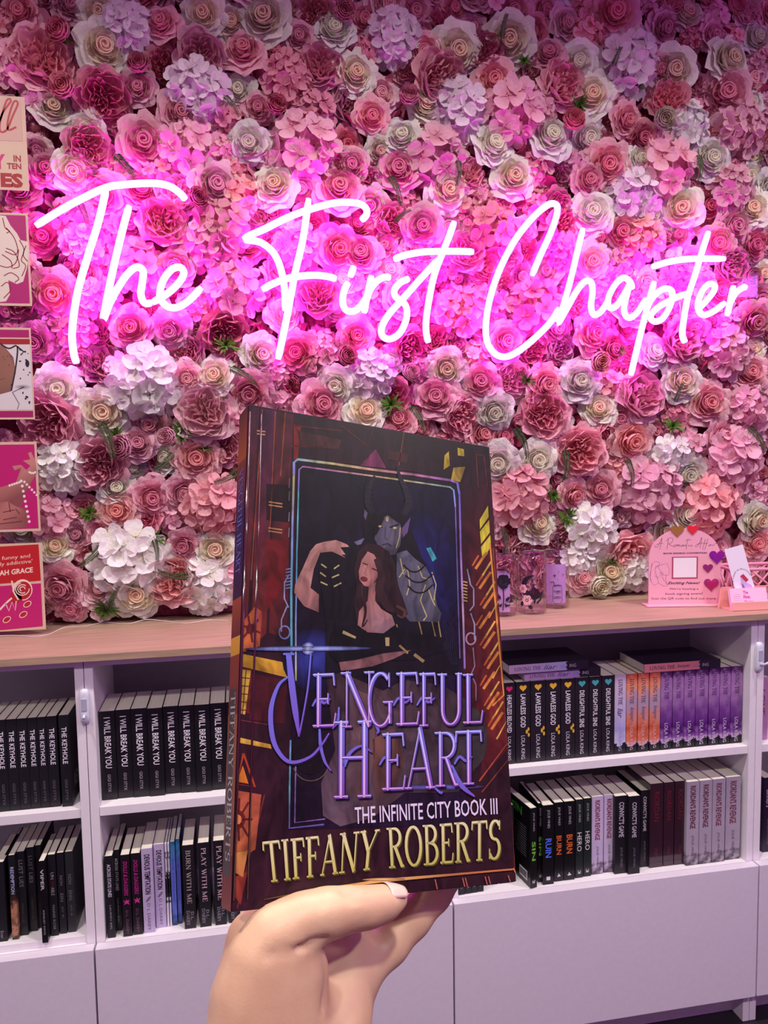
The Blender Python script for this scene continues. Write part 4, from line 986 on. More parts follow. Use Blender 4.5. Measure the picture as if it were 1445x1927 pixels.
A.line([(534+10*math.cos(t*PI/8), 1199+12*math.sin(t*PI/8)) for t in range(17)], 3, (120,130,190), 6); A.line([(886+9*math.cos(t*PI/8), 1213+11*math.sin(t*PI/8)) for t in range(17)], 3, (170,140,170), 6)
for k in range(7): A.line([(535,1080+k*6),(545,1078+k*6)], 2, (130,140,190), 6); A.line([(872,1104+k*6),(880,1106+k*6)], 2, (196,170,110), 6)
for y in (905, 930, 970, 1000): A.line([(541,y),(540,y+18)], 2, (120,120,140), 6)
A.line("890,1230 893,1265 886,1280 895,1300 895,1330", 2, (150,130,160), 6)
A.build('cover_art', hb, ARTPRINT)
# two embracing figures
A = Art(cv, LIM, 8)
DK = (20,16,24)
A.poly("690,900 697,912 690,935 693,958 706,968 714,950 705,972 735,972 752,968 765,950 757,915 746,892 748,878 752,900 768,930 772,960 764,985 776,1010 790,1050 800,1070 806,1100 826,1200 850,1225 862,1235 862,1280 610,1285 612,1180 598,1090 598,1050 620,1032 660,1030 684,1022 680,990 690,975 682,950 684,920", (22,18,28), 0)
A.line("703,900 692,925 690,950 700,972", [4, 10, 12, 12], (36,32,46), 1, 4); A.line("746,880 752,905 764,930 768,955 758,975", [3, 8, 12, 13, 12], (36,32,46), 1, 4)
A.poly("705,1000 716,984 728,976 740,984 752,992 755,1010 752,1034 742,1052 728,1054 712,1040 703,1022", [(88,84,110),(84,80,104),(92,88,112),(88,84,108),(98,94,116),(92,88,104),(84,78,96),(78,72,92),(80,76,98),(86,82,106),(90,86,112)], 2)
A.poly("755,1002 772,980 766,1010 757,1020", (104,82,136), 2); A.poly("684,965 690,972 686,986 682,978", (96,90,120), 2); A.poly("664,1028 684,1020 678,1032 670,1034", (100,98,128), 2)
A.poly("702,998 716,978 722,982 708,1012 700,1020", DK, 3); A.poly("728,974 745,982 757,998 750,992 735,982", DK, 3)
A.line("707,995 718,1000", 2.2, (30,24,34), 4); A.line("732,1000 750,994", 2.6, (26,22,30), 4); A.oval(713,998,3,2,(190,176,120),5); A.oval(742,1001,4,2.2,(200,190,120),5)
A.line("724,998 723,1020 728,1024", 1.8, (66,62,82), 4); A.line("717,1034 728,1031 736,1036", 2.4, (50,42,58), 4); A.oval(727,984,3,5,(178,164,110),5)
A.line("752,1000 750,1020 744,1040", 2, (176,164,112), 4)
# his shoulder with gold markings and beads
A.poly("745,1050 764,1044 780,1060 800,1075 812,1098 822,1150 830,1165 826,1182 800,1180 770,1180 752,1160 745,1120", [(84,84,104),(92,92,112),(100,98,118),(96,96,112),(92,92,108),(96,94,110),(90,88,104),(70,68,84),(78,76,94),(74,72,90),(80,78,98),(84,82,104)], 2)
GD = (196,184,126)
for p in ("752,1060 758,1090 766,1080 770,1110 764,1130", "786,1074 794,1096 806,1100", "800,1110 790,1140 802,1170 796,1178", "812,1086 820,1110 816,1140", "806,1120 812,1138 818,1150", "760,1080 750,1096"): A.line(p, 2, GD, 3)
for k, (x, y, w) in enumerate(((780,1078,22),(788,1098,26),(790,1118,24))): A.line([(x-w, y-6),(x-w*.4, y+6),(x+w*.3, y+6),(x+w, y-8)], 2.8, (24,18,28), 4, 4)
for p in ("787,1180 797,1222", "812,1180 820,1218", "824,1180 830,1218", "745,1185 748,1208"): A.line(p, 2.4, (150,128,84), 3)
# her raised arm, face and hair
SK = (182,128,120); SK2 = (150,100,100)
A.poly("581,1045 592,1032 608,1027 630,1024 650,1032 655,1037 638,1038 648,1052 640,1052 648,1058 622,1046 600,1048 588,1080 582,1115 598,1128 598,1162 570,1150 551,1124 553,1108 566,1080", [(190,140,132)]*8+[(176,124,118)]*6+[(170,118,114),(150,104,104),(144,98,100),(160,110,108),(176,124,118),(184,132,124)], 2)
for p in ("602,1070 612,1077", "636,1072 626,1079", "600,1086 611,1094", "636,1090 622,1096", "601,1104 614,1110", "640,1106 626,1113"): A.line(p, 2.6, (196,180,130), 3)
A.poly("672,1046 690,1030 712,1034 730,1046 742,1070 748,1110 762,1150 766,1166 754,1172 738,1160 728,1150 700,1140 684,1150 672,1190 664,1150 668,1110 664,1080", (48,28,34), 3)
A.poly("679,1062 690,1046 702,1052 713,1070 714,1086 706,1100 696,1114 684,1112 674,1100 673,1084", [(178,120,118),(184,128,122),(176,120,116),(166,108,108),(156,98,100),(150,94,98),(166,108,106),(176,118,114),(182,124,120),(184,126,122)], 4)
A.line("680,1068 690,1072", 2.2, (70,40,44), 5); A.line("698,1078 710,1084", 2.6, (70,40,44), 5); A.oval(683,1099,7,5,(104,40,48),5,rot=.3); A.line("690,1074 684,1090 689,1092", 1.6, (150,92,92), 5)
A.poly("692,1114 706,1104 704,1140 716,1156 736,1168 742,1186 720,1202 690,1200 671,1186 674,1160 690,1140", [(150,100,100),(140,92,94),(160,110,108),(170,118,116),(168,120,122),(160,120,134),(150,116,130),(160,110,112),(168,116,112),(172,122,116),(160,110,108)], 4)
A.line("706,1060 716,1090 712,1120 726,1150 740,1160", [10, 14, 16, 14, 8], (58,34,38), 5, 4); A.line("680,1130 686,1160 680,1190 690,1176", [8, 5, 3, 2], (50,28,34), 5, 4); A.line("744,1150 760,1160 756,1172 746,1168", [5, 6, 4, 3], (92,60,50), 5, 4)
A.poly("660,1200 690,1204 720,1206 745,1190 760,1200 830,1210 850,1232 780,1252 690,1256 640,1262 618,1240 622,1200 640,1190", DK, 5)
A.poly("644,1196 668,1208 667,1212 642,1202", (180,160,110), 6); A.poly("723,1210 731,1210 731,1226 724,1226", (180,160,110), 6); A.line("750,1225 766,1240", 4, (160,134,90), 6); A.line("778,1242 796,1256", 6, (150,126,88), 6)
A.poly("636,1256 668,1252 720,1240 772,1234 740,1250 700,1264 660,1270 640,1272", (130,88,92), 6)
# lower bodies behind the title
A.poly("612,1285 640,1275 720,1310 760,1290 830,1300 880,1330 912,1390 905,1440 860,1500 760,1500 700,1545 640,1560 608,1540 604,1480 630,1420", [(60,40,52),(70,50,58),(86,64,72),(74,56,64),(58,44,54),(60,46,52),(56,44,48),(60,48,54),(56,44,56),(78,56,64),(90,64,72),(106,84,98),(96,76,92),(84,64,78),(70,50,60)], 1)
A.poly("650,1300 700,1320 705,1420 690,1520 655,1500 648,1400", [(96,72,84),(120,86,90),(116,80,78),(100,70,74),(104,78,86),(92,70,82)], 2)
A.poly("700,1400 740,1380 760,1440 740,1500 705,1510", [(112,74,66),(104,70,64),(88,58,58),(76,50,54),(100,68,66)], 2)
A.oval(585,1420,34,44,(28,20,28),2); A.line([(585+34*math.cos(t*.25+.3), 1440+36*math.sin(t*.25+.3)) for t in range(11)], 2, (96,84,64), 3); A.oval(880,1400,36,60,(66,58,62),2)
A.glow(578,1230,120,5,(170,190,255),(40,40,100),6); A.glow(578,1230,12,12,(230,236,255),(70,80,170),6)
A.glow(820,1490,90,5,(120,120,220),(50,34,70),4)
for k in range(7): A.line([(692+k*1.2,1050+k*3),(672+k*9,1095+k*4),(668+k*12,1130+k*2),(676+k*11,1160)], 1.3, (74,46,46) if k%2 else (36,20,26), 3.5, 4)
for k in range(5): A.line([(688-k*.5,922+k*9),(702-k,926+k*9)], 1.3, (52,48,62), 2, 0); A.line([(752+k*2,912+k*9),(766+k*1.2,914+k*9)], 1.3, (52,48,62), 2, 0)
for k in range(6): A.line([(826+k*4,1180),(838+k*3,1210),(834+k*4,1236),(850+k*2,1262)], 1.0, (44,44,66), 5.5, 4)
A.build('cover_figures', hb, ARTPRINT)
# the title
A = Art(cv, LIM, 16)
PU0, PU1 = (112,112,214), (112,72,176)
def glyph(ch, x0, y0, x1, y1, slope=-.06):
    for dl, off, c0, c1 in ((3, (2.5, 3.5), (26,14,40), (26,14,40)), (5, (0, 0), PU0, (116,70,170)), (6, (-1.2, -.8), (206,200,250), (222,170,226))):
        v, f = serif(ch, ws=1.0 if dl < 6 else .34)
        sh = lambda x: slope*(x-x0)
        P = []; cc = []
        for x, y in v:
            X = x0+(x1-x0)*x; Y = y1+(y0-y1)*y
            P.append(A.pt((X+off[0], Y+sh(X)+off[1]), dl)); cc.append(lin(mixc(c1, c0, y)))
        A.m.add(P, f, cc)
for ch, x0, x1, y0, y1 in (('E',586,632,1277,1378),('N',640,704,1275,1379),('G',688,738,1276,1379),('E',742,788,1276,1376),('F',786,819,1277,1378),('U',820,870,1279,1377),('L',868,908,1280,1374),
                          ('E',716,762,1389,1496),('A',760,816,1380,1494),('R',816,862,1388,1490),('T',854,905,1386,1487)): glyph(ch, x0, y0, x1, y1, -.03)
glyph('H', 626, 1366, 700, 1509, -.02)
def swash(pts, w, c0=PU0, c1=(120,84,190)):
    A.line([(a+2.5, b+3.5) for a, b in [tuple(float(q) for q in w_.split(',')) for w_ in pts.split()]], w, (26,14,40), 3, 5); A.line(pts, w, [c0, c1], 5, 5)
swash("541,1240 548,1300 555,1350 562,1394", [10, 12, 11, 3]); swash("583,1240 578,1300 570,1350 562,1392", [3, 3.4, 3, 3]); A.line("531,1240 552,1240", 4, PU0, 5)
swash("541,1282 522,1300 509,1345 514,1400 534,1434 556,1441 585,1430 605,1408 618,1388", [3, 6, 9, 9, 7, 6, 5, 4, 3])
swash("600,1380 602,1410 610,1440 622,1458", [4, 6, 5, 2]); swash("645,1450 658,1424 680,1412 697,1424", [7, 6, 4, 2]); swash("700,1366 710,1384 706,1390", [4, 5, 2])
swash("816,1492 826,1500 830,1498", [3, 5, 3]); swash("846,1450 866,1488 890,1508", [6, 9, 3]); swash("636,1340 634,1366 624,1380", [3, 5, 2])
for x, y in ((590,1330),(742,1330),(786,1330),(716,1440),(856,1440)): swash(f"{x-4},{y+8} {x+6},{y-6} {x+18},{y+2} {x+30},{y-6}", [3, 5, 5, 2])
A.build('title_lettering', hb)
A = Art(cv, LIM, 16)
A.text('THE INFINITE CITY BOOK III', (666,1525), (932,1511), (933,1541), (667,1556), (222,206,236), 3, bold=.008)
A.build('series_lettering', hb)
A = Art(cv, LIM, 14)
GOLD, GOLD2 = (226,218,170), (188,180,96)
for dx, dy, L, cc in ((2.2, 2.6, 3, (84,74,30)), (0, 0, 5, GOLD)):
    A.text('TIFFANY', (495+dx,1586+dy), (712+dx,1566+dy), (704+dx,1638+dy), (504+dx,1660+dy), cc, L, 'serif', grad=GOLD2 if L == 5 else None)
    A.text('ROBERTS', (725+dx,1564+dy), (940+dx,1550+dy), (938+dx,1623+dy), (729+dx,1637+dy), cc, L, 'serif', grad=GOLD2 if L == 5 else None)
A.build('author_lettering', hb)
A = Art(cv, LIM, 20)
A.line("500,1690 600,1674 720,1659 850,1650 960,1642", [2, 4, 6, 4, 3], [(80,50,46),(150,110,60),(230,180,110),(176,110,66),(206,120,70)], 3); A.glow(720,1657,40,3,(240,196,140),(140,96,60),4)
A.line("961,1640 968,1652", 3, (214,130,76), 4)
for x in (815, 866, 871, 908, 914, 951): A.line([(x,1655+(900-x)*.04),(x+4,1672+(900-x)*.05)], 2, (176,96,80), 4)
A.build('light_streak_print', hb)
# spine
def sp_(u, v): return u, v
m = MB()
def spq(y0, y1, z0, z1, c0, c1, L=1): m.add([(-EPS*L-.0002, y0, z0), (-EPS*L-.0002, y1, z0), (-EPS*L-.0002, y1, z1), (-EPS*L-.0002, y0, z1)], [(0, 1, 2, 3)], [lin(c0), lin(c0), lin(c1), lin(c1)])
S0, S1 = .0004, BT-.0002
for z0, z1, c0, c1 in ((0, .02, (120,50,40), (90,40,36)), (.02, .075, (120,66,44), (150,84,50)), (.075, .1, (112,40,36), (120,44,36)), (.1, .108, (196,140,50), (206,150,50)), (.108, .125, (96,36,40), (150,70,46)), (.125, .165, (40,24,60), (34,30,72)), (.165, .19, (60,24,52), (110,50,36)), (.19, .2158, (150,74,40), (70,36,34))):
    spq(S0, S1, z0, z1, c0, c1)
spq(S0+.004, S1-.0015, .012, .086, (70,64,62), (64,58,60), 2)
for st, z0, z1, col, L, fo in (('TIFFANY ROBERTS', .0175, .084, (176,172,170), 4, 'serif'), ('VENGEFUL HEART', .136, .186, (96,110,196), 4, 'serif')):
    v_, f_ = letters(st, fo)
    yc = (S0+S1)/2; hh = .0068
    m.add([(-EPS*L-.0002, yc-(p[1]-.5)*hh, z1-(z1-z0)*p[0]) for p in v_], f_, lin(col))
m.build('spine_print', GLOSSPRINT, hb)

# ================================================================== the hand
def hp(u, v, y):
    """point of the hand: seen at (u, v), y metres behind the front cover's plane, in the book's own frame"""
    d = Vector(ray(u, v)); Mi = HM.transposed(); o = Mi @ (Vector(CAM)-HB_T); d = Mi @ d
    t = (y-o.y)/d.y; return np.array(o+d*t)
def smin(a, b, k):
    h = np.clip(.5+.5*(b-a)/k, 0, 1); return b*(1-h)+a*h-k*h*(1-h)
def capsule(P, a, b, ra, rb):
    ab = b-a; t = np.clip(((P-a) @ ab)/(ab @ ab), 0, 1); q = P-(a+t[..., None]*ab)
    return np.sqrt((q*q).sum(-1))-(ra+(rb-ra)*t)
def chain(P, pts, k):
    d = None
    for (a, ra), (b, rb) in zip(pts[:-1], pts[1:]):
        c_ = capsule(P, a, b, ra, rb); d = c_ if d is None else smin(d, c_, k)
    return d
mm = .001
def K(u, v, y, r): return (hp(u, v, y*mm), r*mm)
thumb = [K(747,1692,-5.6,4.7), K(722,1700,-6.8,6.6), K(690,1708,-7.6,7.6), K(655,1711,-8.2,8.0), K(615,1719,-7.6,9.2), K(570,1731,-5.6,9.6), K(520,1757,-2.5,10.6)]
thenar = [K(520,1757,-2.5,10.6), K(497,1805,0,13.0), K(480,1870,3,15.0), K(470,1950,5,17.0)]
thenar2 = [K(545,1775,-1.0,11.0), K(548,1830,2,13.5), K(540,1900,5,15.0), K(525,1980,7,17.0)]
palm = [K(480,1768,22,9.5), K(560,1790,24,11), K(650,1800,25,10.5)]
palm2 = [K(650,1800,25,10.5), K(640,1850,21,13.0), K(610,1920,19,16.0), K(575,2010,17,18.5)]
palm3 = [K(480,1768,22,9.5), K(480,1860,20,15.0), K(500,1980,17,19.0)]
wrist = [K(505,1960,14,21), K(505,2100,10,22), K(500,2400,0,25), K(500,3000,-14,30)]
wrist2 = [K(585,1990,16,18), K(580,2120,12,20), K(580,2400,2,24), K(585,3000,-12,29)]
ring = [K(676,1826,23,10.0), K(731,1778,24.5,8.7), K(775,1729,24.0,8.4), K(816,1682,23.2,8.0), K(850,1632,23.0,7.6), K(872,1585,22.8,7.2)]
middle = [K(610,1800,25,10.0), K(668,1700,26,8.8), K(720,1620,25,8.4), K(762,1545,24,7.8), K(782,1500,23.6,7.0)]
index_ = [K(500,1775,23,10.0), K(532,1690,26,9.0), K(580,1610,25.5,8.6), K(625,1535,24.6,7.9), K(650,1490,23.8,7.0)]
allp = np.array([p for ch in (thumb, thenar, thenar2, palm, palm2, ring, middle, index_) for p, r in ch]+[wrist[0][0], wrist[1][0], wrist[2][0]])
lo_, hi_ = allp.min(0)-.03, allp.max(0)+.03
h_ = .00165
gx, gy, gz = [np.arange(lo_[i], hi_[i]+h_, h_) for i in range(3)]
P = np.stack(np.meshgrid(gx, gy, gz, indexing='ij'), -1)
d_th = chain(P, thumb, .004)
body = smin(chain(P, thenar, .006), chain(P, thenar2, .006), .008)
body = smin(body, d_th, .005)
pl = smin(chain(P, palm, .008), chain(P, palm2, .010), .010); pl = smin(pl, chain(P, palm3, .008), .010)
pl = smin(pl, smin(chain(P, wrist, .01), chain(P, wrist2, .01), .012), .016)
for fg in (ring, middle, index_): pl = smin(pl, chain(P, fg, .003), .006)
d = smin(body, pl, .0055)
# creases at the thumb's joints and the crease round the ball of the thumb
def groove(d, pts, r, k):
    g = chain(P, [(p, r) for p in pts], .001); return np.maximum(d, -(g))*(1-k)+d*k if False else -smin(-d, g, .0025)
for pts, r in (([hp(612,1766,-14*mm), hp(585,1772,-14.5*mm), hp(556,1781,-12*mm)], .0010), ([hp(655,1672,-11.5*mm), hp(660,1684,-14.6*mm), hp(663,1694,-15.9*mm)], .0007), ([hp(645,1673,-11.5*mm), hp(650,1686,-14.8*mm)], .0006), ([hp(668,1673,-11.5*mm), hp(672,1685,-14.2*mm)], .0006), ([hp(500,1800,-14*mm), hp(540,1790,-14.6*mm), hp(580,1784,-14*mm)], .0005), ([hp(610,1790,-8*mm), hp(613,1840,-8*mm), hp(603,1900,-7*mm)], .0008)):
    d = groove(d, pts, r, 0)
# keep the skin just off the book
g0 = np.maximum(np.maximum(np.maximum(-.0003-P[..., 0], P[..., 0]-BW-.0003), np.maximum(-.0006-P[..., 1], P[..., 1]-BT-.0010)), np.maximum(-.0003-P[..., 2], P[..., 2]-BH))
d = np.maximum(d, -g0)
def surface_nets(D, origin, h):
    s = D < 0; nx, ny, nz = D.shape
    c = [D[i:nx-1+i, j:ny-1+j, k:nz-1+k] for i in (0, 1) for j in (0, 1) for k in (0, 1)]
    corners = [(i, j, k) for i in (0, 1) for j in (0, 1) for k in (0, 1)]
    sg = [q < 0 for q in c]; cnt_ = sum(q.astype(np.int8) for q in sg); act = (cnt_ > 0) & (cnt_ < 8)
    idx = -np.ones(act.shape, int); ii = np.argwhere(act); idx[act] = np.arange(len(ii))
    acc = np.zeros((len(ii), 3)); n = np.zeros(len(ii))
    vals = [q[act] for q in c]
    for a in range(8):
        for b in range(a+1, 8):
            if sum(abs(corners[a][q]-corners[b][q]) for q in range(3)) != 1: continue
            va, vb = vals[a], vals[b]; cr = (va < 0) != (vb < 0)
            t = np.where(cr, va/np.where(np.abs(va-vb) < 1e-12, 1, va-vb), 0)
            pa_, pb_ = np.array(corners[a], float), np.array(corners[b], float)
            acc += np.where(cr[:, None], pa_+t[:, None]*(pb_-pa_), 0); n += cr
    V = origin+(ii+acc/n[:, None])*h
    F = []
    for ax in range(3):
        a1, a2 = (ax+1) % 3, (ax+2) % 3
        sl0 = [slice(None)]*3; sl1 = [slice(None)]*3; sl0[ax] = slice(0, -1); sl1[ax] = slice(1, None)
        cr = s[tuple(sl0)] != s[tuple(sl1)]; e = np.argwhere(cr)
        ok = (e[:, a1] > 0) & (e[:, a2] > 0) & (e[:, a1] < D.shape[a1]-1) & (e[:, a2] < D.shape[a2]-1); e = e[ok]
        ins = s[tuple(e.T)]
        def get(o1, o2):
            q = e.copy(); q[:, a1] += o1; q[:, a2] += o2; return idx[tuple(q.T)]
        f = np.stack([get(-1, -1), get(0, -1), get(0, 0), get(-1, 0)], 1)
        f[~ins] = f[~ins][:, ::-1]; F.append(f)
    F = np.concatenate(F); F = F[(F >= 0).all(1)]
    return V, F
V, F = surface_nets(d, np.array([gx[0], gy[0], gz[0]]), h_)
SKIN = bpy.data.materials.new('skin'); SKIN.use_nodes = True
nt = SKIN.node_tree; b = nt.nodes['Principled BSDF']
tc = nt.nodes.new('ShaderNodeTexCoord'); n1 = nt.nodes.new('ShaderNodeTexNoise'); n1.inputs['Scale'].default_value = 38; n1.inputs['Detail'].default_value = 3
nt.links.new(tc.outputs['Object'], n1.inputs['Vector'])
r = nt.nodes.new('ShaderNodeValToRGB'); r.color_ramp.elements[0].position = .3; r.color_ramp.elements[1].position = .72
r.color_ramp.elements[0].color = lin((206, 160, 132)); r.color_ramp.elements[1].color = lin((221, 184, 152))
nt.links.new(n1.outputs[0], r.inputs[0]); nt.links.new(r.outputs[0], b.inputs['Base Color'])
n2 = nt.nodes.new('ShaderNodeTexNoise'); n2.inputs['Scale'].default_value = 900; n2.inputs['Detail'].default_value = 2; nt.links.new(tc.outputs['Object'], n2.inputs['Vector'])
bp = nt.nodes.new('ShaderNodeBump'); bp.inputs['Strength'].default_value = .12; bp.inputs['Distance'].default_value = .0006; nt.links.new(n2.outputs[0], bp.inputs['Height']); nt.links.new(bp.outputs[0], b.inputs['Normal'])
b.inputs['Roughness'].default_value = .48; b.inputs['Subsurface Weight'].default_value = .12; b.inputs['Subsurface Radius'].default_value = (.008, .003, .002); b.inputs['Subsurface Scale'].default_value = .6
me = bpy.data.meshes.new('person'); me.from_pydata([tuple(p) for p in V], [], [tuple(int(i) for i in f) for f in F]); me.update()
me.polygons.foreach_set('use_smooth', [True]*len(me.polygons)); me.materials.append(SKIN)
hand = link('person', me); hand.matrix_world = Matrix.Translation(HB_T) @ HM.to_4x4()
sm = hand.modifiers.new('smooth', 'SMOOTH'); sm.factor = .5; sm.iterations = 3
tag(hand, 'bare left hand and wrist gripping the dark paperback from below, thumb in front', 'person')
# thumbnail: a curved plate on the upper side of the thumb tip
NAIL = mat('fingernail', (240, 196, 184), .22, spec=.6, coat=.3)
ta, tb = hp(722, 1694, -6.6*mm), hp(757, 1690, -5.6*mm)
ax = (tb-ta)/np.linalg.norm(tb-ta)
upv = hp(735, 1640, -14*mm)-hp(735, 1692, -7*mm); upv -= ax*(upv @ ax); upv /= np.linalg.norm(upv); sd = np.cross(ax, upv)
L_ = np.linalg.norm(tb-ta); vs = []
for i in range(9):
    t = i/8; cpt = ta+ax*(L_*t); rr_ = (6.75-2.0*t**1.6)*mm
    wid = .85 if t > .12 else .6
    if t > .9: wid = .65
    for j in range(9):
        a = (-1+2*j/8)*wid
        vs.append(cpt+(upv*math.cos(a)+sd*math.sin(a))*(rr_+.00012))
fs = [(i*9+j, i*9+j+1, (i+1)*9+j+1, (i+1)*9+j) for i in range(8) for j in range(8)]
nl = MB().add(vs, fs).build('thumbnail', NAIL, hand, True)
so = nl.modifiers.new('solid', 'SOLIDIFY'); so.thickness = .0003; so.offset = 0

# ================================================================== things on the worktop
# --- pink arch sign
def on(u, v): return at(u, v, Z=ZC)
pl_, pr_ = on(1222, 1139), on(1357, 1141)
W_S = .186; ang = math.atan2(pr_[1]-pl_[1], pr_[0]-pl_[0])
ctr = (pl_+pr_)/2
sgn = thing('arch_sign', 'pink arched acrylic sign with black text and heart stickers on the worktop', 'sign', (ctr[0], ctr[1]+.006, ZC), ang*.55)
M_pink = mat('pink_acrylic', (244, 176, 196), .3, spec=.5, coat=.2)
H_S, R_S = .202, W_S/2
ARY = .076
prof = [(-R_S, .004), (R_S, .004)]+[(R_S*math.cos(math.radians(a)), H_S-ARY+ARY*math.sin(math.radians(a))) for a in range(0, 181, 8)]
n = len(prof)
MB().add([(x, -.002, z) for x, z in prof]+[(x, .002, z) for x, z in prof], [tuple(range(n)), tuple(range(2*n-1, n-1, -1))]+[(i, i+n, (i+1) % n+n, (i+1) % n) for i in range(n)]).build('arch_panel', M_pink, sgn)
MB().box(-R_S-.010, R_S+.006, -.022, .022, .0004, .0042).build('foot', M_pink, sgn, bevel=.0012)
# sign face measured in the zoomed photograph (5.9 px per source px) -> metres on the panel
HSg = homog([(128, 1035), (935, 1050), (535, 135), (128, 430)], [(-R_S, .006), (R_S, .006), (0, H_S-.001), (-R_S, H_S-R_S)])
def sv(u, v):
    x = (u-532)/807*W_S; z = (1050-v)/912*(H_S-.004)+.004; return x, z
A = Art(sv); A.base = 60
INK = (38, 26, 40)
for p in ("190,335 200,360 225,350 250,300 272,250 262,320 246,385", "205,330 240,318 285,312", "345,262 336,330 328,385", "320,290 345,255 385,250 395,285 365,315 345,320 375,340 410,352", "415,335 405,350 418,358 430,340 418,330", "436,350 440,330 446,350 455,330 462,350 470,332 476,352 490,345", "500,335 490,350 502,352 512,332 514,352 525,345", "528,350 534,332 544,352 552,335", "565,260 552,330 545,392", "535,282 600,276", "572,335 570,352 582,348", "606,335 594,345 600,355 615,345", "645,345 655,360 680,340 705,280 718,250 712,310 700,380", "655,335 735,312", "760,270 745,330 728,400", "788,265 772,330 750,400", "735,325 790,318", "808,335 798,350 808,354 820,334 822,352", "838,335 838,352 850,345", "858,350 862,330 884,322"):
    A.line(p, 3.6, INK, 1, 4)
A.text('BOOK SIGNING CONVENTION', (290, 426), (778, 426), (778, 446), (290, 446), INK, 1, bold=.03)
A.text('Exciting News!', (350, 775), (708, 780), (700, 822), (342, 818), INK, 1, bold=.02, shear=.25)
A.text("We're hosting a", (362, 852), (690, 856), (690, 886), (362, 882), INK, 1)
A.text('book signing event!', (318, 910), (738, 912), (738, 948), (318, 944), INK, 1)
A.text('Scan the QR code to find out more.', (160, 962), (895, 974), (895, 1006), (160, 996), INK, 1)
A.poly("386,478 680,478 680,746 386,746", (176, 76, 110), 1); A.poly("404,490 664,490 664,728 404,728", (246, 238, 244), 2)
PUR = (120, 72, 160)
for p in ("150,660 160,560 200,528 250,545 245,575 205,590 195,640 215,600 250,575 335,556 362,640 350,700 280,690 240,610 236,590", "150,660 145,760 190,820 240,790 215,700 195,640", "240,790 300,830 345,825 300,760 255,670", "320,690 322,760 345,825", "165,560 140,700 160,770", "255,670 280,660 292,690 280,700", "190,700 240,730 250,700"):
    A.line(p, 3.4, PUR, 1)
A.build('sign_print', sgn, PRINT)
def sticker(u, v, s, col, m, th=.002, split=None):
    x, z = sv(u, v); k = [(x+p[0]*s, z+p[1]*s) for p in HEART]; n = len(k); y1 = -.0026
    MB().add([(a, y1-th, b_) for a, b_ in k]+[(a, y1, b_) for a, b_ in k], [tuple(range(n))]+[(i, i+n, (i+1) % n+n, (i+1) % n) for i in range(n)]).build('heart_sticker', m, sgn)
M_mir = lambda nm, c: mat(nm, c, .15, .6)
gold, red, vio, mag = M_mir('gold_mirror_heart', (214, 160, 84)), mat('red_heart', (226, 50, 64), .3), M_mir('violet_mirror_heart', (170, 50, 200)), M_mir('magenta_mirror_heart', (196, 70, 150))
sticker(440, 160, .036, 0, gold); sticker(612, 150, .030, 0, red); sticker(890, 480, .042, 0, vio); sticker(790, 615, .027, 0, mag); sticker(832, 812, .040, 0, mag)
# --- three clear can tumblers
GLASS = bpy.data.materials.new('clear_cup_glass'); GLASS.use_nodes = True; thin_clear(GLASS, (.93, .88, .95), 2.2)
LID = bpy.data.materials.new('clear_lid_plastic'); LID.use_nodes = True; thin_clear(LID, (.86, .76, .90), 3.0)
M_ins = mat('lilac_paper_insert', (214, 170, 226), .7, var=.04)
def tumbler(u, v, R, H, label, art, insert):
    p = on(u, v); t = thing('can_tumbler', label, 'tumbler', (p[0], p[1]+R*.8, ZC), math.atan2(p[0]-CAM[0], p[1]-CAM[1])*-1, 'clear can tumblers beside the held book')
    MB().lathe([(0, .003), (R*.78, .0012), (R*.86, .002), (R*.98, .012), (R, .02), (R, H*.80), (R*.94, H*.88), (R*.84, H*.91), (R*.86, H*.93)], 32).build('cup', GLASS, t, True)
    MB().lathe([(R*.90, H*.905), (R*.92, H*.94), (R*.86, H*.96), (R*.2, H*.965), (.004, H*.965)], 32).build('lid', LID, t, True)
    MB().tube([(0, 0, .012), (.002, 0, H*1.25)], .0035, 10, cap=False).build('straw', LID, t, True)
    if insert:
        a0, a1, z0, z1 = insert; N = 12
        vs = [(R*.93*math.sin(a0+(a1-a0)*i/N), -R*.93*math.cos(a0+(a1-a0)*i/N), z) for z in (z0*H, z1*H) for i in range(N+1)]
        MB().add(vs, [(i, i+1, i+N+2, i+N+1) for i in range(N)]).build('paper_insert', M_ins, t, True)
    m = MB()
    def cyl(pts, col, L):
        rr = R+.0003+.0001*L
        return [(rr*math.sin(a/R), -rr*math.cos(a/R), b_) for a, b_ in pts]
    def poly(pts, col, L=1): m.add(cyl(pts, col, L), [tuple(range(len(pts)))], lin(col))
    def line(pts, w, col, L=1):
        v_, f_ = stroke2d(pts, w); m.add(cyl(v_, col, L), f_, lin(col))
    def text(s_, x0, x1, z0, z1, col, bend=0):
        v_, f_ = bfont(s_, .01); m.add(cyl([(x0+(x1-x0)*q[0], z0+(z1-z0)*q[1]+bend*(1-(2*q[0]-1)**2)) for q in v_], col, 2), f_, lin(col))
    art(poly, line, text, R, H); m.build('cup_print', PRINT, t)
K_ = (28, 20, 40)
def leafp(cx, cz, L, w, a):
    pts = [(-L/2, 0), (-L*.2, w/2), (L*.2, w/2.3), (L/2, 0), (L*.2, -w/2.3), (-L*.2, -w/2)]
    return [(cx+x*math.cos(a)-z*math.sin(a), cz+x*math.sin(a)+z*math.cos(a)) for x, z in pts]
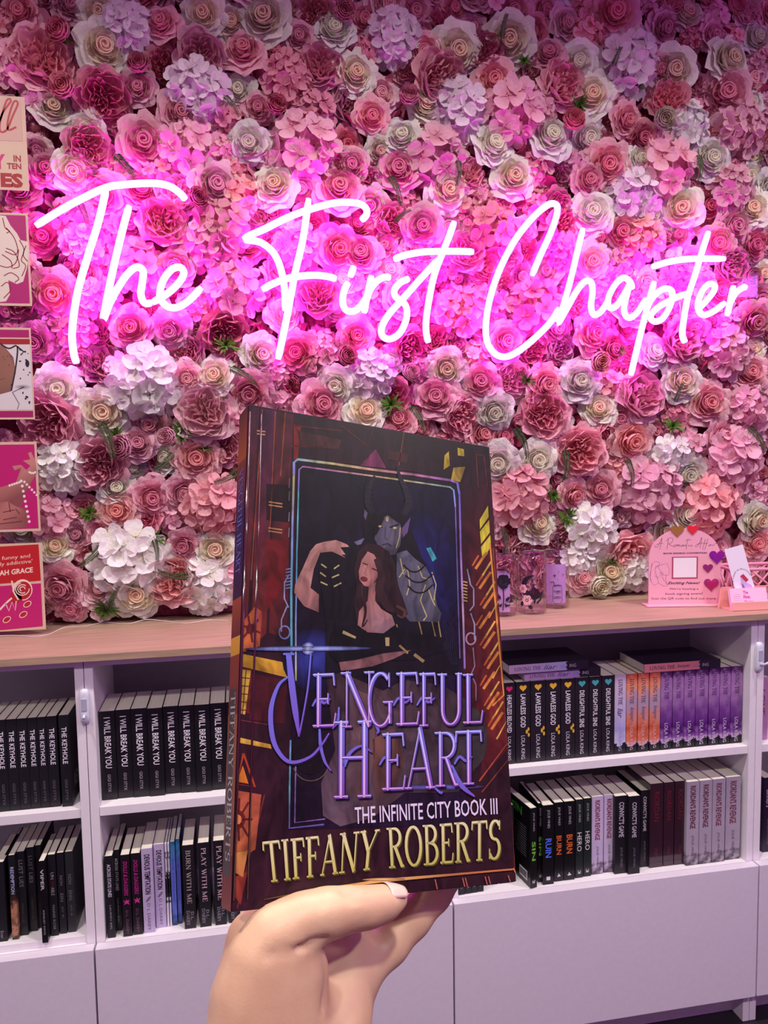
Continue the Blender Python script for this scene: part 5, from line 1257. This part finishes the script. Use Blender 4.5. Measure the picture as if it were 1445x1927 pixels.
def art_rose(poly, line, text, R, H):
    for i, (dx, dz, r_) in enumerate(((0, .094, .012), (-.008, .089, .010), (.008, .090, .010), (0, .083, .012), (-.004, .098, .008), (.006, .099, .007))):
        poly([(dx+r_*math.cos(k*PI/6+i)*(1+.12*(k % 2)), dz+r_*math.sin(k*PI/6+i)*(1+.12*(k % 2))) for k in range(12)], K_)
    line([(0, .072), (.001, .05), (-.001, .018)], .0024, K_)
    poly(leafp(-.012, .052, .018, .009, 2.3), K_); poly(leafp(.011, .046, .016, .008, .8), K_)
    text('YOU HAD ME AT', -.030, .030, .102, .110, K_, .009)
    for s_ in (-1, 1): line([(s_*.004, .030), (s_*.014, .033), (s_*.024, .042)], .009, K_)
    text('TRIGGER', -.026, -.006, .032, .037, (226, 190, 226)); text('WARNING', .006, .026, .032, .037, (226, 190, 226))
    line([(-.018, .094), (-.012, .085), (-.006, .078)], .003, K_); line([(.018, .097), (.012, .088)], .003, K_)
def flw(poly, cx, cz, r):
    for k in range(6):
        a = k*PI/3; poly([(cx+r*.58*math.cos(a)+r*.42*math.cos(j*PI/4), cz+r*.58*math.sin(a)+r*.42*math.sin(j*PI/4)) for j in range(8)], (236, 170, 186), 2)
    poly([(cx+r*.3*math.cos(j*PI/4), cz+r*.3*math.sin(j*PI/4)) for j in range(8)], K_, 3); poly([(cx+r*.15*math.cos(j*PI/4), cz+r*.15*math.sin(j*PI/4)) for j in range(8)], (240, 220, 220), 4)
def art_moon(poly, line, text, R, H):
    N = 22; a0, a1 = math.radians(78), math.radians(350)
    for i in range(N):
        q = []
        for j in (i, i+1):
            t = j/N; a = a0+(a1-a0)*t; w = .017*math.sin(PI*t)**.8
            q.append(((.031*math.cos(a)+.002, .070+.031*math.sin(a)), ((.031-w)*math.cos(a)+.002+.000, .070+(.031-w)*math.sin(a))))
        poly([q[0][0], q[1][0], q[1][1], q[0][1]], K_)
    flw(poly, -.023, .066, .012); flw(poly, -.012, .038, .014)
    for x, z, s_ in ((.014, .088, .007), (.005, .077, .008), (.014, .064, .005), (.0, .090, .002), (.020, .075, .002)):
        poly([(x+s_*math.cos(k*PI/4)*(1 if k % 2 == 0 else .2), z+s_*math.sin(k*PI/4)*(1 if k % 2 == 0 else .2)) for k in range(8)], K_)
    for a in ((-.026, .028, .015, .009, 1.3), (-.004, .022, .016, .009, 2.2), (.016, .034, .014, .005, .9), (.022, .040, .013, .005, 1.1), (.007, .036, .016, .005, 1.4), (-.031, .092, .016, .004, 1.5), (-.030, .050, .010, .005, 2.0)): poly(leafp(*a), K_)
def art_can(poly, line, text, R, H):
    line([(-.008, .060), (.014, .062), (.016, .022), (.010, .016), (-.004, .016), (-.009, .024), (-.008, .060)], .0011, K_)
    line([(-.004, .062), (-.006, .072), (-.015, .070)], .0016, K_); line([(-.007, .060), (.003, .064), (.013, .062)], .0018, K_)
    text('ENEMIES', -.006, .012, .044, .050, K_); text('Lovers', -.006, .012, .028, .038, K_); text('TO', 0, .006, .040, .043, K_)
    for x, z, s_ in ((-.004, .088, .005), (.004, .078, .002), (-.016, .034, .002), (-.012, .018, .002), (.006, .098, .002), (.018, .090, .003)):
        poly([(x+s_*math.cos(k*PI/4)*(1 if k % 2 == 0 else .35), z+s_*math.sin(k*PI/4)*(1 if k % 2 == 0 else .35)) for k in range(8)], (70, 50, 90))
tumbler(954, 1161, .0335, .160, 'clear tumbler with a black rose print nearest the held book', art_rose, (-.9, .55, .08, .72))
tumbler(1009, 1157, .0365, .164, 'clear tumbler with a black crescent moon and flower print', art_moon, None)
tumbler(1054, 1146, .0330, .158, 'clear tumbler with a small can drawing, right of the moon one', art_can, (-1.0, .9, .1, .74))
# --- card holder with leaning bookmark and pink cards
ph_ = on(1372, 1152)
M_pk2 = mat('salmon_plastic', (250, 178, 170), .35, spec=.5)
ch = thing('card_holder', 'salmon pink card holder at the right end of the worktop', 'card holder', (ph_[0]-.002, ph_[1], ZC), -.06)
WH = .125
MB().box(.010, WH, 0, .003, 0, .024).build('front_lip', M_pk2, ch, bevel=.001)
MB().box(.010, WH, 0, .045, 0, .003).build('base', M_pk2, ch)
MB().add([(0, .046, 0), (.004, .046, 0), (.008, .04, .055), (.004, .04, .055), (0, .05, 0), (.004, .05, 0), (.008, .044, .055), (.004, .044, .055)], [(0, 1, 2, 3), (7, 6, 5, 4), (0, 4, 5, 1), (1, 5, 6, 2), (2, 6, 7, 3), (3, 7, 4, 0)]).build('side_strut', M_pk2, ch)
MB().add([(.006, .045, 0), (WH, .045, 0), (WH, .038, .056), (.006, .038, .056), (.006, .048, 0), (WH, .048, 0), (WH, .041, .056), (.006, .041, .056)], [(0, 1, 2, 3), (7, 6, 5, 4), (0, 4, 5, 1), (1, 5, 6, 2), (2, 6, 7, 3), (3, 7, 4, 0)]).build('back_rest', M_pk2, ch)
M_card = mat('pink_card', (244, 196, 226), .6)
base = Matrix.Translation(ch.location) @ Matrix.Rotation(-.06, 4, 'Z')
tilt_ = Matrix.Rotation(-.28, 4, 'X')
cd = tag(MB().box(0, .098, 0, .010, 0, .053).build('business_cards', M_card), 'stack of pink printed cards standing in the salmon holder', 'cards')
cd.matrix_world = base @ Matrix.Translation((.014, .006, .0045)) @ tilt_
m = MB()
for st, z0, z1 in (('The', .038, .046), ('First', .026, .035), ('Chapter', .012, .022)):
    v_, f_ = bfont(st, .04); w0 = {'The': .014, 'First': .018, 'Chapter': .026}[st]
    m.add([(.034+w0*q[0], -.0003, z0+(z1-z0)*q[1]) for q in v_], f_, lin((214, 80, 170)))
for k in range(6): m.add([(.008, -.0003, .012+k*.005), (.026, -.0003, .012+k*.005), (.026, -.0003, .0127+k*.005), (.008, -.0003, .0127+k*.005)], [(0, 1, 2, 3)], lin((214, 150, 190)))
m.build('card_print', PRINT, cd)
bk = tag(MB().box(0, .052, 0, .0012, 0, .150).build('bookmark', mat('white_bookmark_card', (238, 226, 242), .5)), 'tall white bookmark leaning behind the pink cards', 'bookmark')
bk.matrix_world = base @ Matrix.Translation((.046, .0255, .006)) @ Matrix.Rotation(-.14, 4, 'X') @ Matrix.Rotation(-.22, 4, 'Y')
m = MB()
def bq(pts, col, y=-.0004): m.add([(x, y, z) for x, z in pts], [tuple(range(len(pts)))], lin(col))
bq([(.022, .075), (.032, .078), (.042, .060), (.033, .056)], (190, 50, 70)); bq([(.022, .075), (.033, .056), (.046, .045), (.046, .020), (.018, .020)], (200, 170, 226)); bq([(.018, .06), (.026, .05), (.026, .025), (.016, .025)], (240, 180, 210))
v_, f_ = bfont('I read in Summer', 0)
m.add([(.026+.024*math.cos(PI*(1-q[0])*.9+.15)*(1+.16*q[1]), -.0004, .062+.028*math.sin(PI*(1-q[0])*.9+.15)*(1+.16*q[1])) for q in v_], f_, lin((120, 90, 130)))
m.build('bookmark_print', PRINT, bk)
# --- pink lattice basket behind the holder
pb_ = at(1350, 1100, Y=.165)
bs = thing('lattice_basket', 'pink openwork plastic basket behind the card holder', 'basket', (pb_[0]+.01, .155, ZC+.0004), -.1)
M_bas = mat('pink_basket_plastic', (224, 150, 172), .4)
BWd, BDp, BHt = .20, .095, .088
def loopz(z, gx_, gy_): return [(x*gx_, y*gy_, z) for x, y in [(.5*math.copysign(abs(math.cos(t))**.35, math.cos(t)), .5*math.copysign(abs(math.sin(t))**.35, math.sin(t))) for t in [2*PI*k/40 for k in range(40)]]]
for z, r_, gsc in ((BHt, .0045, 1.0), (.004, .0036, .88)): MB().tube([(x+BWd/2, y, zz) for x, y, zz in loopz(z, BWd*gsc, BDp*gsc)], r_, 8, closed=True).build('rim', M_bas, bs, True)
lt, lb = loopz(BHt, BWd, BDp), loopz(.004, BWd*.88, BDp*.88)
for k in range(0, 40, 2):
    for s_ in (3, -3):
        j = (k+s_) % 40; q0, q1 = lb[k], lt[j]
        MB().tube([(q0[0]+BWd/2, q0[1], q0[2]), ((q0[0]+q1[0])/2*1.02+BWd/2, (q0[1]+q1[1])/2*1.02, BHt*.5), (q1[0]+BWd/2, q1[1], q1[2])], .0028, 6).build('lattice_strip', M_bas, bs, True)
MB().box(.02, BWd-.02, -BDp*.4, BDp*.4, .0, .003).build('base', M_bas, bs)
# --- clear flower string lights along the foot of the flower wall
sl = thing('string_lights', 'thin wire with clear flower beads lying at the foot of the flowers', 'string lights', tuple(on(240, 1176)))
so_ = np.array(sl.location)
wp = [on(u, v)+np.array([0, 0, .0016]) for u, v in ((-30,1200),(20,1197),(60,1199),(92,1195),(120,1192),(155,1180),(172,1177),(200,1172),(240,1175),(276,1173),(310,1170),(350,1174),(395,1168),(430,1170))]
wp[4] = wp[4]+np.array([0, 0, .012]); wp[9] = wp[9]+np.array([0, 0, .008])
M_wire = mat('clear_wire', (226, 206, 216), .25, spec=.6)
MB().tube([p-so_ for p in smoothpath(wp, 5)], .0009, 6).build('wire', M_wire, sl, True)
BEAD = bpy.data.materials.new('clear_bead'); BEAD.use_nodes = True; thin_clear(BEAD, (.96, .93, .96), 1.2)
for u, v in ((90, 1188), (170, 1172), (276, 1168), (395, 1162)):
    p = on(u, v)-so_+np.array([0, 0, .013]); m = MB()
    for k in range(5):
        a = k*2*PI/5+.3; m.lathe([(0, -.002), (.0055, 0), (.0045, .003), (0, .0035)], 8)
        n0 = len(m.v)-32
        for i in range(n0, n0+32):
            x, y, z = m.v[i]; m.v[i] = (p[0]+.0075*math.cos(a)+x, p[1]-z, p[2]+.0075*math.sin(a)+y)
    m.build('flower_bead', BEAD, sl, True)

# ================================================================== hanging cards at the left edge
M_crd = mat('cream_card_stock', (212, 184, 160), .6, var=.03)
YC = .195; WC = .150
def hang(u0, v0, u1, v1, label):
    a, b_ = at(u0, v0, Y=YC), at(u1, v1, Y=YC)
    x1 = (a[0]+b_[0])/2; zt_, zb = a[2], b_[2]
    t = thing('hanging_card', label, 'card', (x1-WC, YC, zb), 0, 'picture cards hanging in a column')
    MB().box(0, WC, 0, .0015, 0, zt_-zb).build('card_board', M_crd, t)
    H_ = zt_-zb; k = H_/(v1-v0); kx = (a[0]-at(u0-50, v0, Y=YC)[0])/50
    A = Art(lambda u, v: (WC+(u-(u0+u1)/2)*kx-(v-(v0+v1)/2)*kx*(u1-u0)/(v1-v0), (v1-v)*k), (0.0012, WC-.0012, .0012, H_-.0012)); A.base = 8
    return t, A, H_, zt_, x1
MAG, RED_, CRM = (196, 30, 108), (176, 34, 50), (236, 214, 194)
t, A, H1, z1, x1 = hang(50, 183, 51, 359, 'cream hanging card with red script and block lettering, topmost')
A.poly("-70,190 42,190 43,266 -70,268", (204, 160, 146), 1)
A.line("-6,248 8,215 24,192 16,192 2,232 2,250 14,246 26,220 37,196 29,194 17,228 17,246 32,240", 4, (170, 24, 40), 2, 4)
A.text('IN', (24,293),(38,293),(38,305),(24,305), (160,24,50), 2, bold=.03); A.text('TEN', (11,308),(38,308),(38,319),(11,319), (160,24,50), 2, bold=.03)
A.text('Y', (-14,292),(8,292),(8,320),(-14,320), MAG, 2, bold=.04); A.text('ES', (-2,327),(40,327),(40,354),(-2,354), (160,24,40), 2, bold=.05)
A.build('card_print', t, PRINT)
t, A, H_, z2, x2 = hang(55, 402, 57, 576, 'hanging card with a cream line drawing of a figure on magenta')
A.poly("-80,406 51,406 53,571 -80,571", (172, 36, 108), 1)
A.poly("-20,406 14,408 22,425 34,440 40,452 56,455 55,480 50,505 42,530 30,535 14,528 16,555 8,568 -20,571", (222, 206, 192), 2)
for p in ("8,412 12,430 20,436 14,440", "14,430 28,448 34,470 28,480 10,474", "12,468 28,476 36,500 24,506", "4,480 20,492 22,506", "-4,500 14,504 30,494 36,470", "38,452 46,470 40,490 48,500 40,520", "50,462 44,480 52,492", "6,520 20,514 34,524 26,532", "0,540 12,532 18,546 4,562", "-5,440 0,455 -5,470"): A.line(p, 1.8, (140, 30, 50), 3, 4)
A.build('card_print', t, PRINT)
t, A, H_, z3, x3 = hang(60, 617, 63, 789, 'hanging card with a magenta bar above a spotted shirt picture')
A.poly("-80,621 57,621 57,635 -80,635", (166, 30, 100), 1); A.poly("-80,638 58,638 58,648 -80,648", (160, 36, 44), 1)
A.poly("-80,650 58,648 60,771 -80,771", (214, 206, 206), 1); A.poly("-80,650 8,650 26,672 30,700 20,736 -80,760", [(120,84,70),(150,100,84),(120,80,70),(150,104,86),(130,90,78),(120,84,70)], 2)
A.line("0,646 18,656 34,652 30,690 20,735", 3, (44,38,44), 3, 4)
rs = random.Random(3)
for k in range(16): A.oval(rs.uniform(32, 57), rs.uniform(655, 760), rs.uniform(.8, 2.4), rs.uniform(.8, 2.4), (40,34,42), 3, 8)
for k in range(9): A.oval(rs.uniform(0, 24), rs.uniform(668, 725), 1.1, 1.1, (80,48,44), 3, 8)
A.oval(52,684,4,7,(34,30,38),3,10); A.line("34,652 46,662 40,668", 3, (50,44,52), 3); A.glow(42,728,16,5,(110,104,112),(206,198,200),3); A.line("22,738 34,760 30,770", 1.6, (110,100,104), 3); A.line("22,738 44,728", 1.6, (110,100,104), 3)
A.poly("-80,773 60,773 60,785 -80,785", (160, 28, 96), 1)
A.build('card_print', t, PRINT)
t, A, H_, z4, x4 = hang(70, 831, 75, 999, 'hanging card with clasped hands and a pearl string on magenta')
A.poly("-80,836 66,836 71,994 -80,994", (188, 26, 108), 1)
HN = (176,112,104); HD = (136,76,76)
A.poly("-20,918 6,914 30,906 40,880 28,884 24,876 40,874 50,884 58,876 44,866 58,864 54,852 60,850 68,868 70,890 60,906 48,925 40,950 20,960 -20,962", [HN]*4+[(196,132,122)]*9+[HD]*5, 2)
A.poly("-20,945 14,942 30,952 46,956 50,970 48,992 -20,994", [HD,HN,HN,HD,HD,HD,HN], 3)
for p in ("4,962 26,958", "4,976 30,972", "16,944 18,962", "28,956 36,966", "-6,984 40,980"): A.line(p, 1.6, (96,48,52), 4)
for k in range(9): A.oval(40+k*1.7, 904+k*9.6, 2.7, 2.7, (240,224,216), 4, 10)
for k in range(6): A.oval(46+k*4.6, 906+k*5.0, 2.4, 2.4, (236,216,208), 4, 10)
for k in range(5): A.oval(18+k*4.6, 912-k*1.4, 2.3, 2.3, (240,224,216), 4, 10)
for k in range(4): A.oval(56+k*3.6, 888+2*math.sin(k), 2.2, 2.2, (240,224,216), 5, 10)
A.build('card_print', t, PRINT)
t, A, H_, z5, x5 = hang(79, 1021, 86, 1184, 'hanging card with red review text above a rose, lowest')
A.poly("-80,1027 73,1024 77,1092 -80,1096", (186, 30, 36), 1); A.poly("-80,1100 77,1097 80,1178 -80,1184", (188, 28, 108), 1)
A.text('funny and', (4,1044),(57,1041),(57,1050),(4,1053), CRM, 2); A.text("lly addictive'", (-2,1055),(61,1051),(61,1060),(-2,1064), CRM, 2); A.text('AH GRACE', (-1,1070),(62,1066),(62,1076),(-1,1080), CRM, 2, bold=.03)
A.oval(42,1108,19,20,CRM,2); A.oval(43,1109,16,17,(176,30,44),3)
for k in range(3): A.line([(42+(13-4*k)*math.cos(t_*.5+k), 1106+(12-4*k)*math.sin(t_*.5+k)) for t_ in range(10)], 1.8, CRM, 4)
A.poly("34,1100 22,1112 14,1128 30,1132 42,1128", (176,30,44), 3); A.line("22,1090 26,1112 34,1126", 3, CRM, 4); A.line("-6,1148 10,1132 22,1122", 3.4, CRM, 4, 3); A.line("10,1132 16,1146 22,1130 28,1146 30,1128", 2, CRM, 4)
for x, y in ((51,1135),(43,1154),(12,1162)): A.oval(x, y, 8.5, 5.5, CRM, 2, 12, -.5); A.oval(x, y, 7, 4.2, (176,30,44), 3, 12, -.5)
A.build('card_print', t, PRINT)
th = thing('hanging_thread', 'fine pale thread linking the hanging cards in their column', 'thread', (x5-.105, YC-.0015, z5-.012))
MB().tube([(0, 0, 0), (0, 0, z1+.6-z5)], .0006, 6).build('thread_strand', M_wire, th)
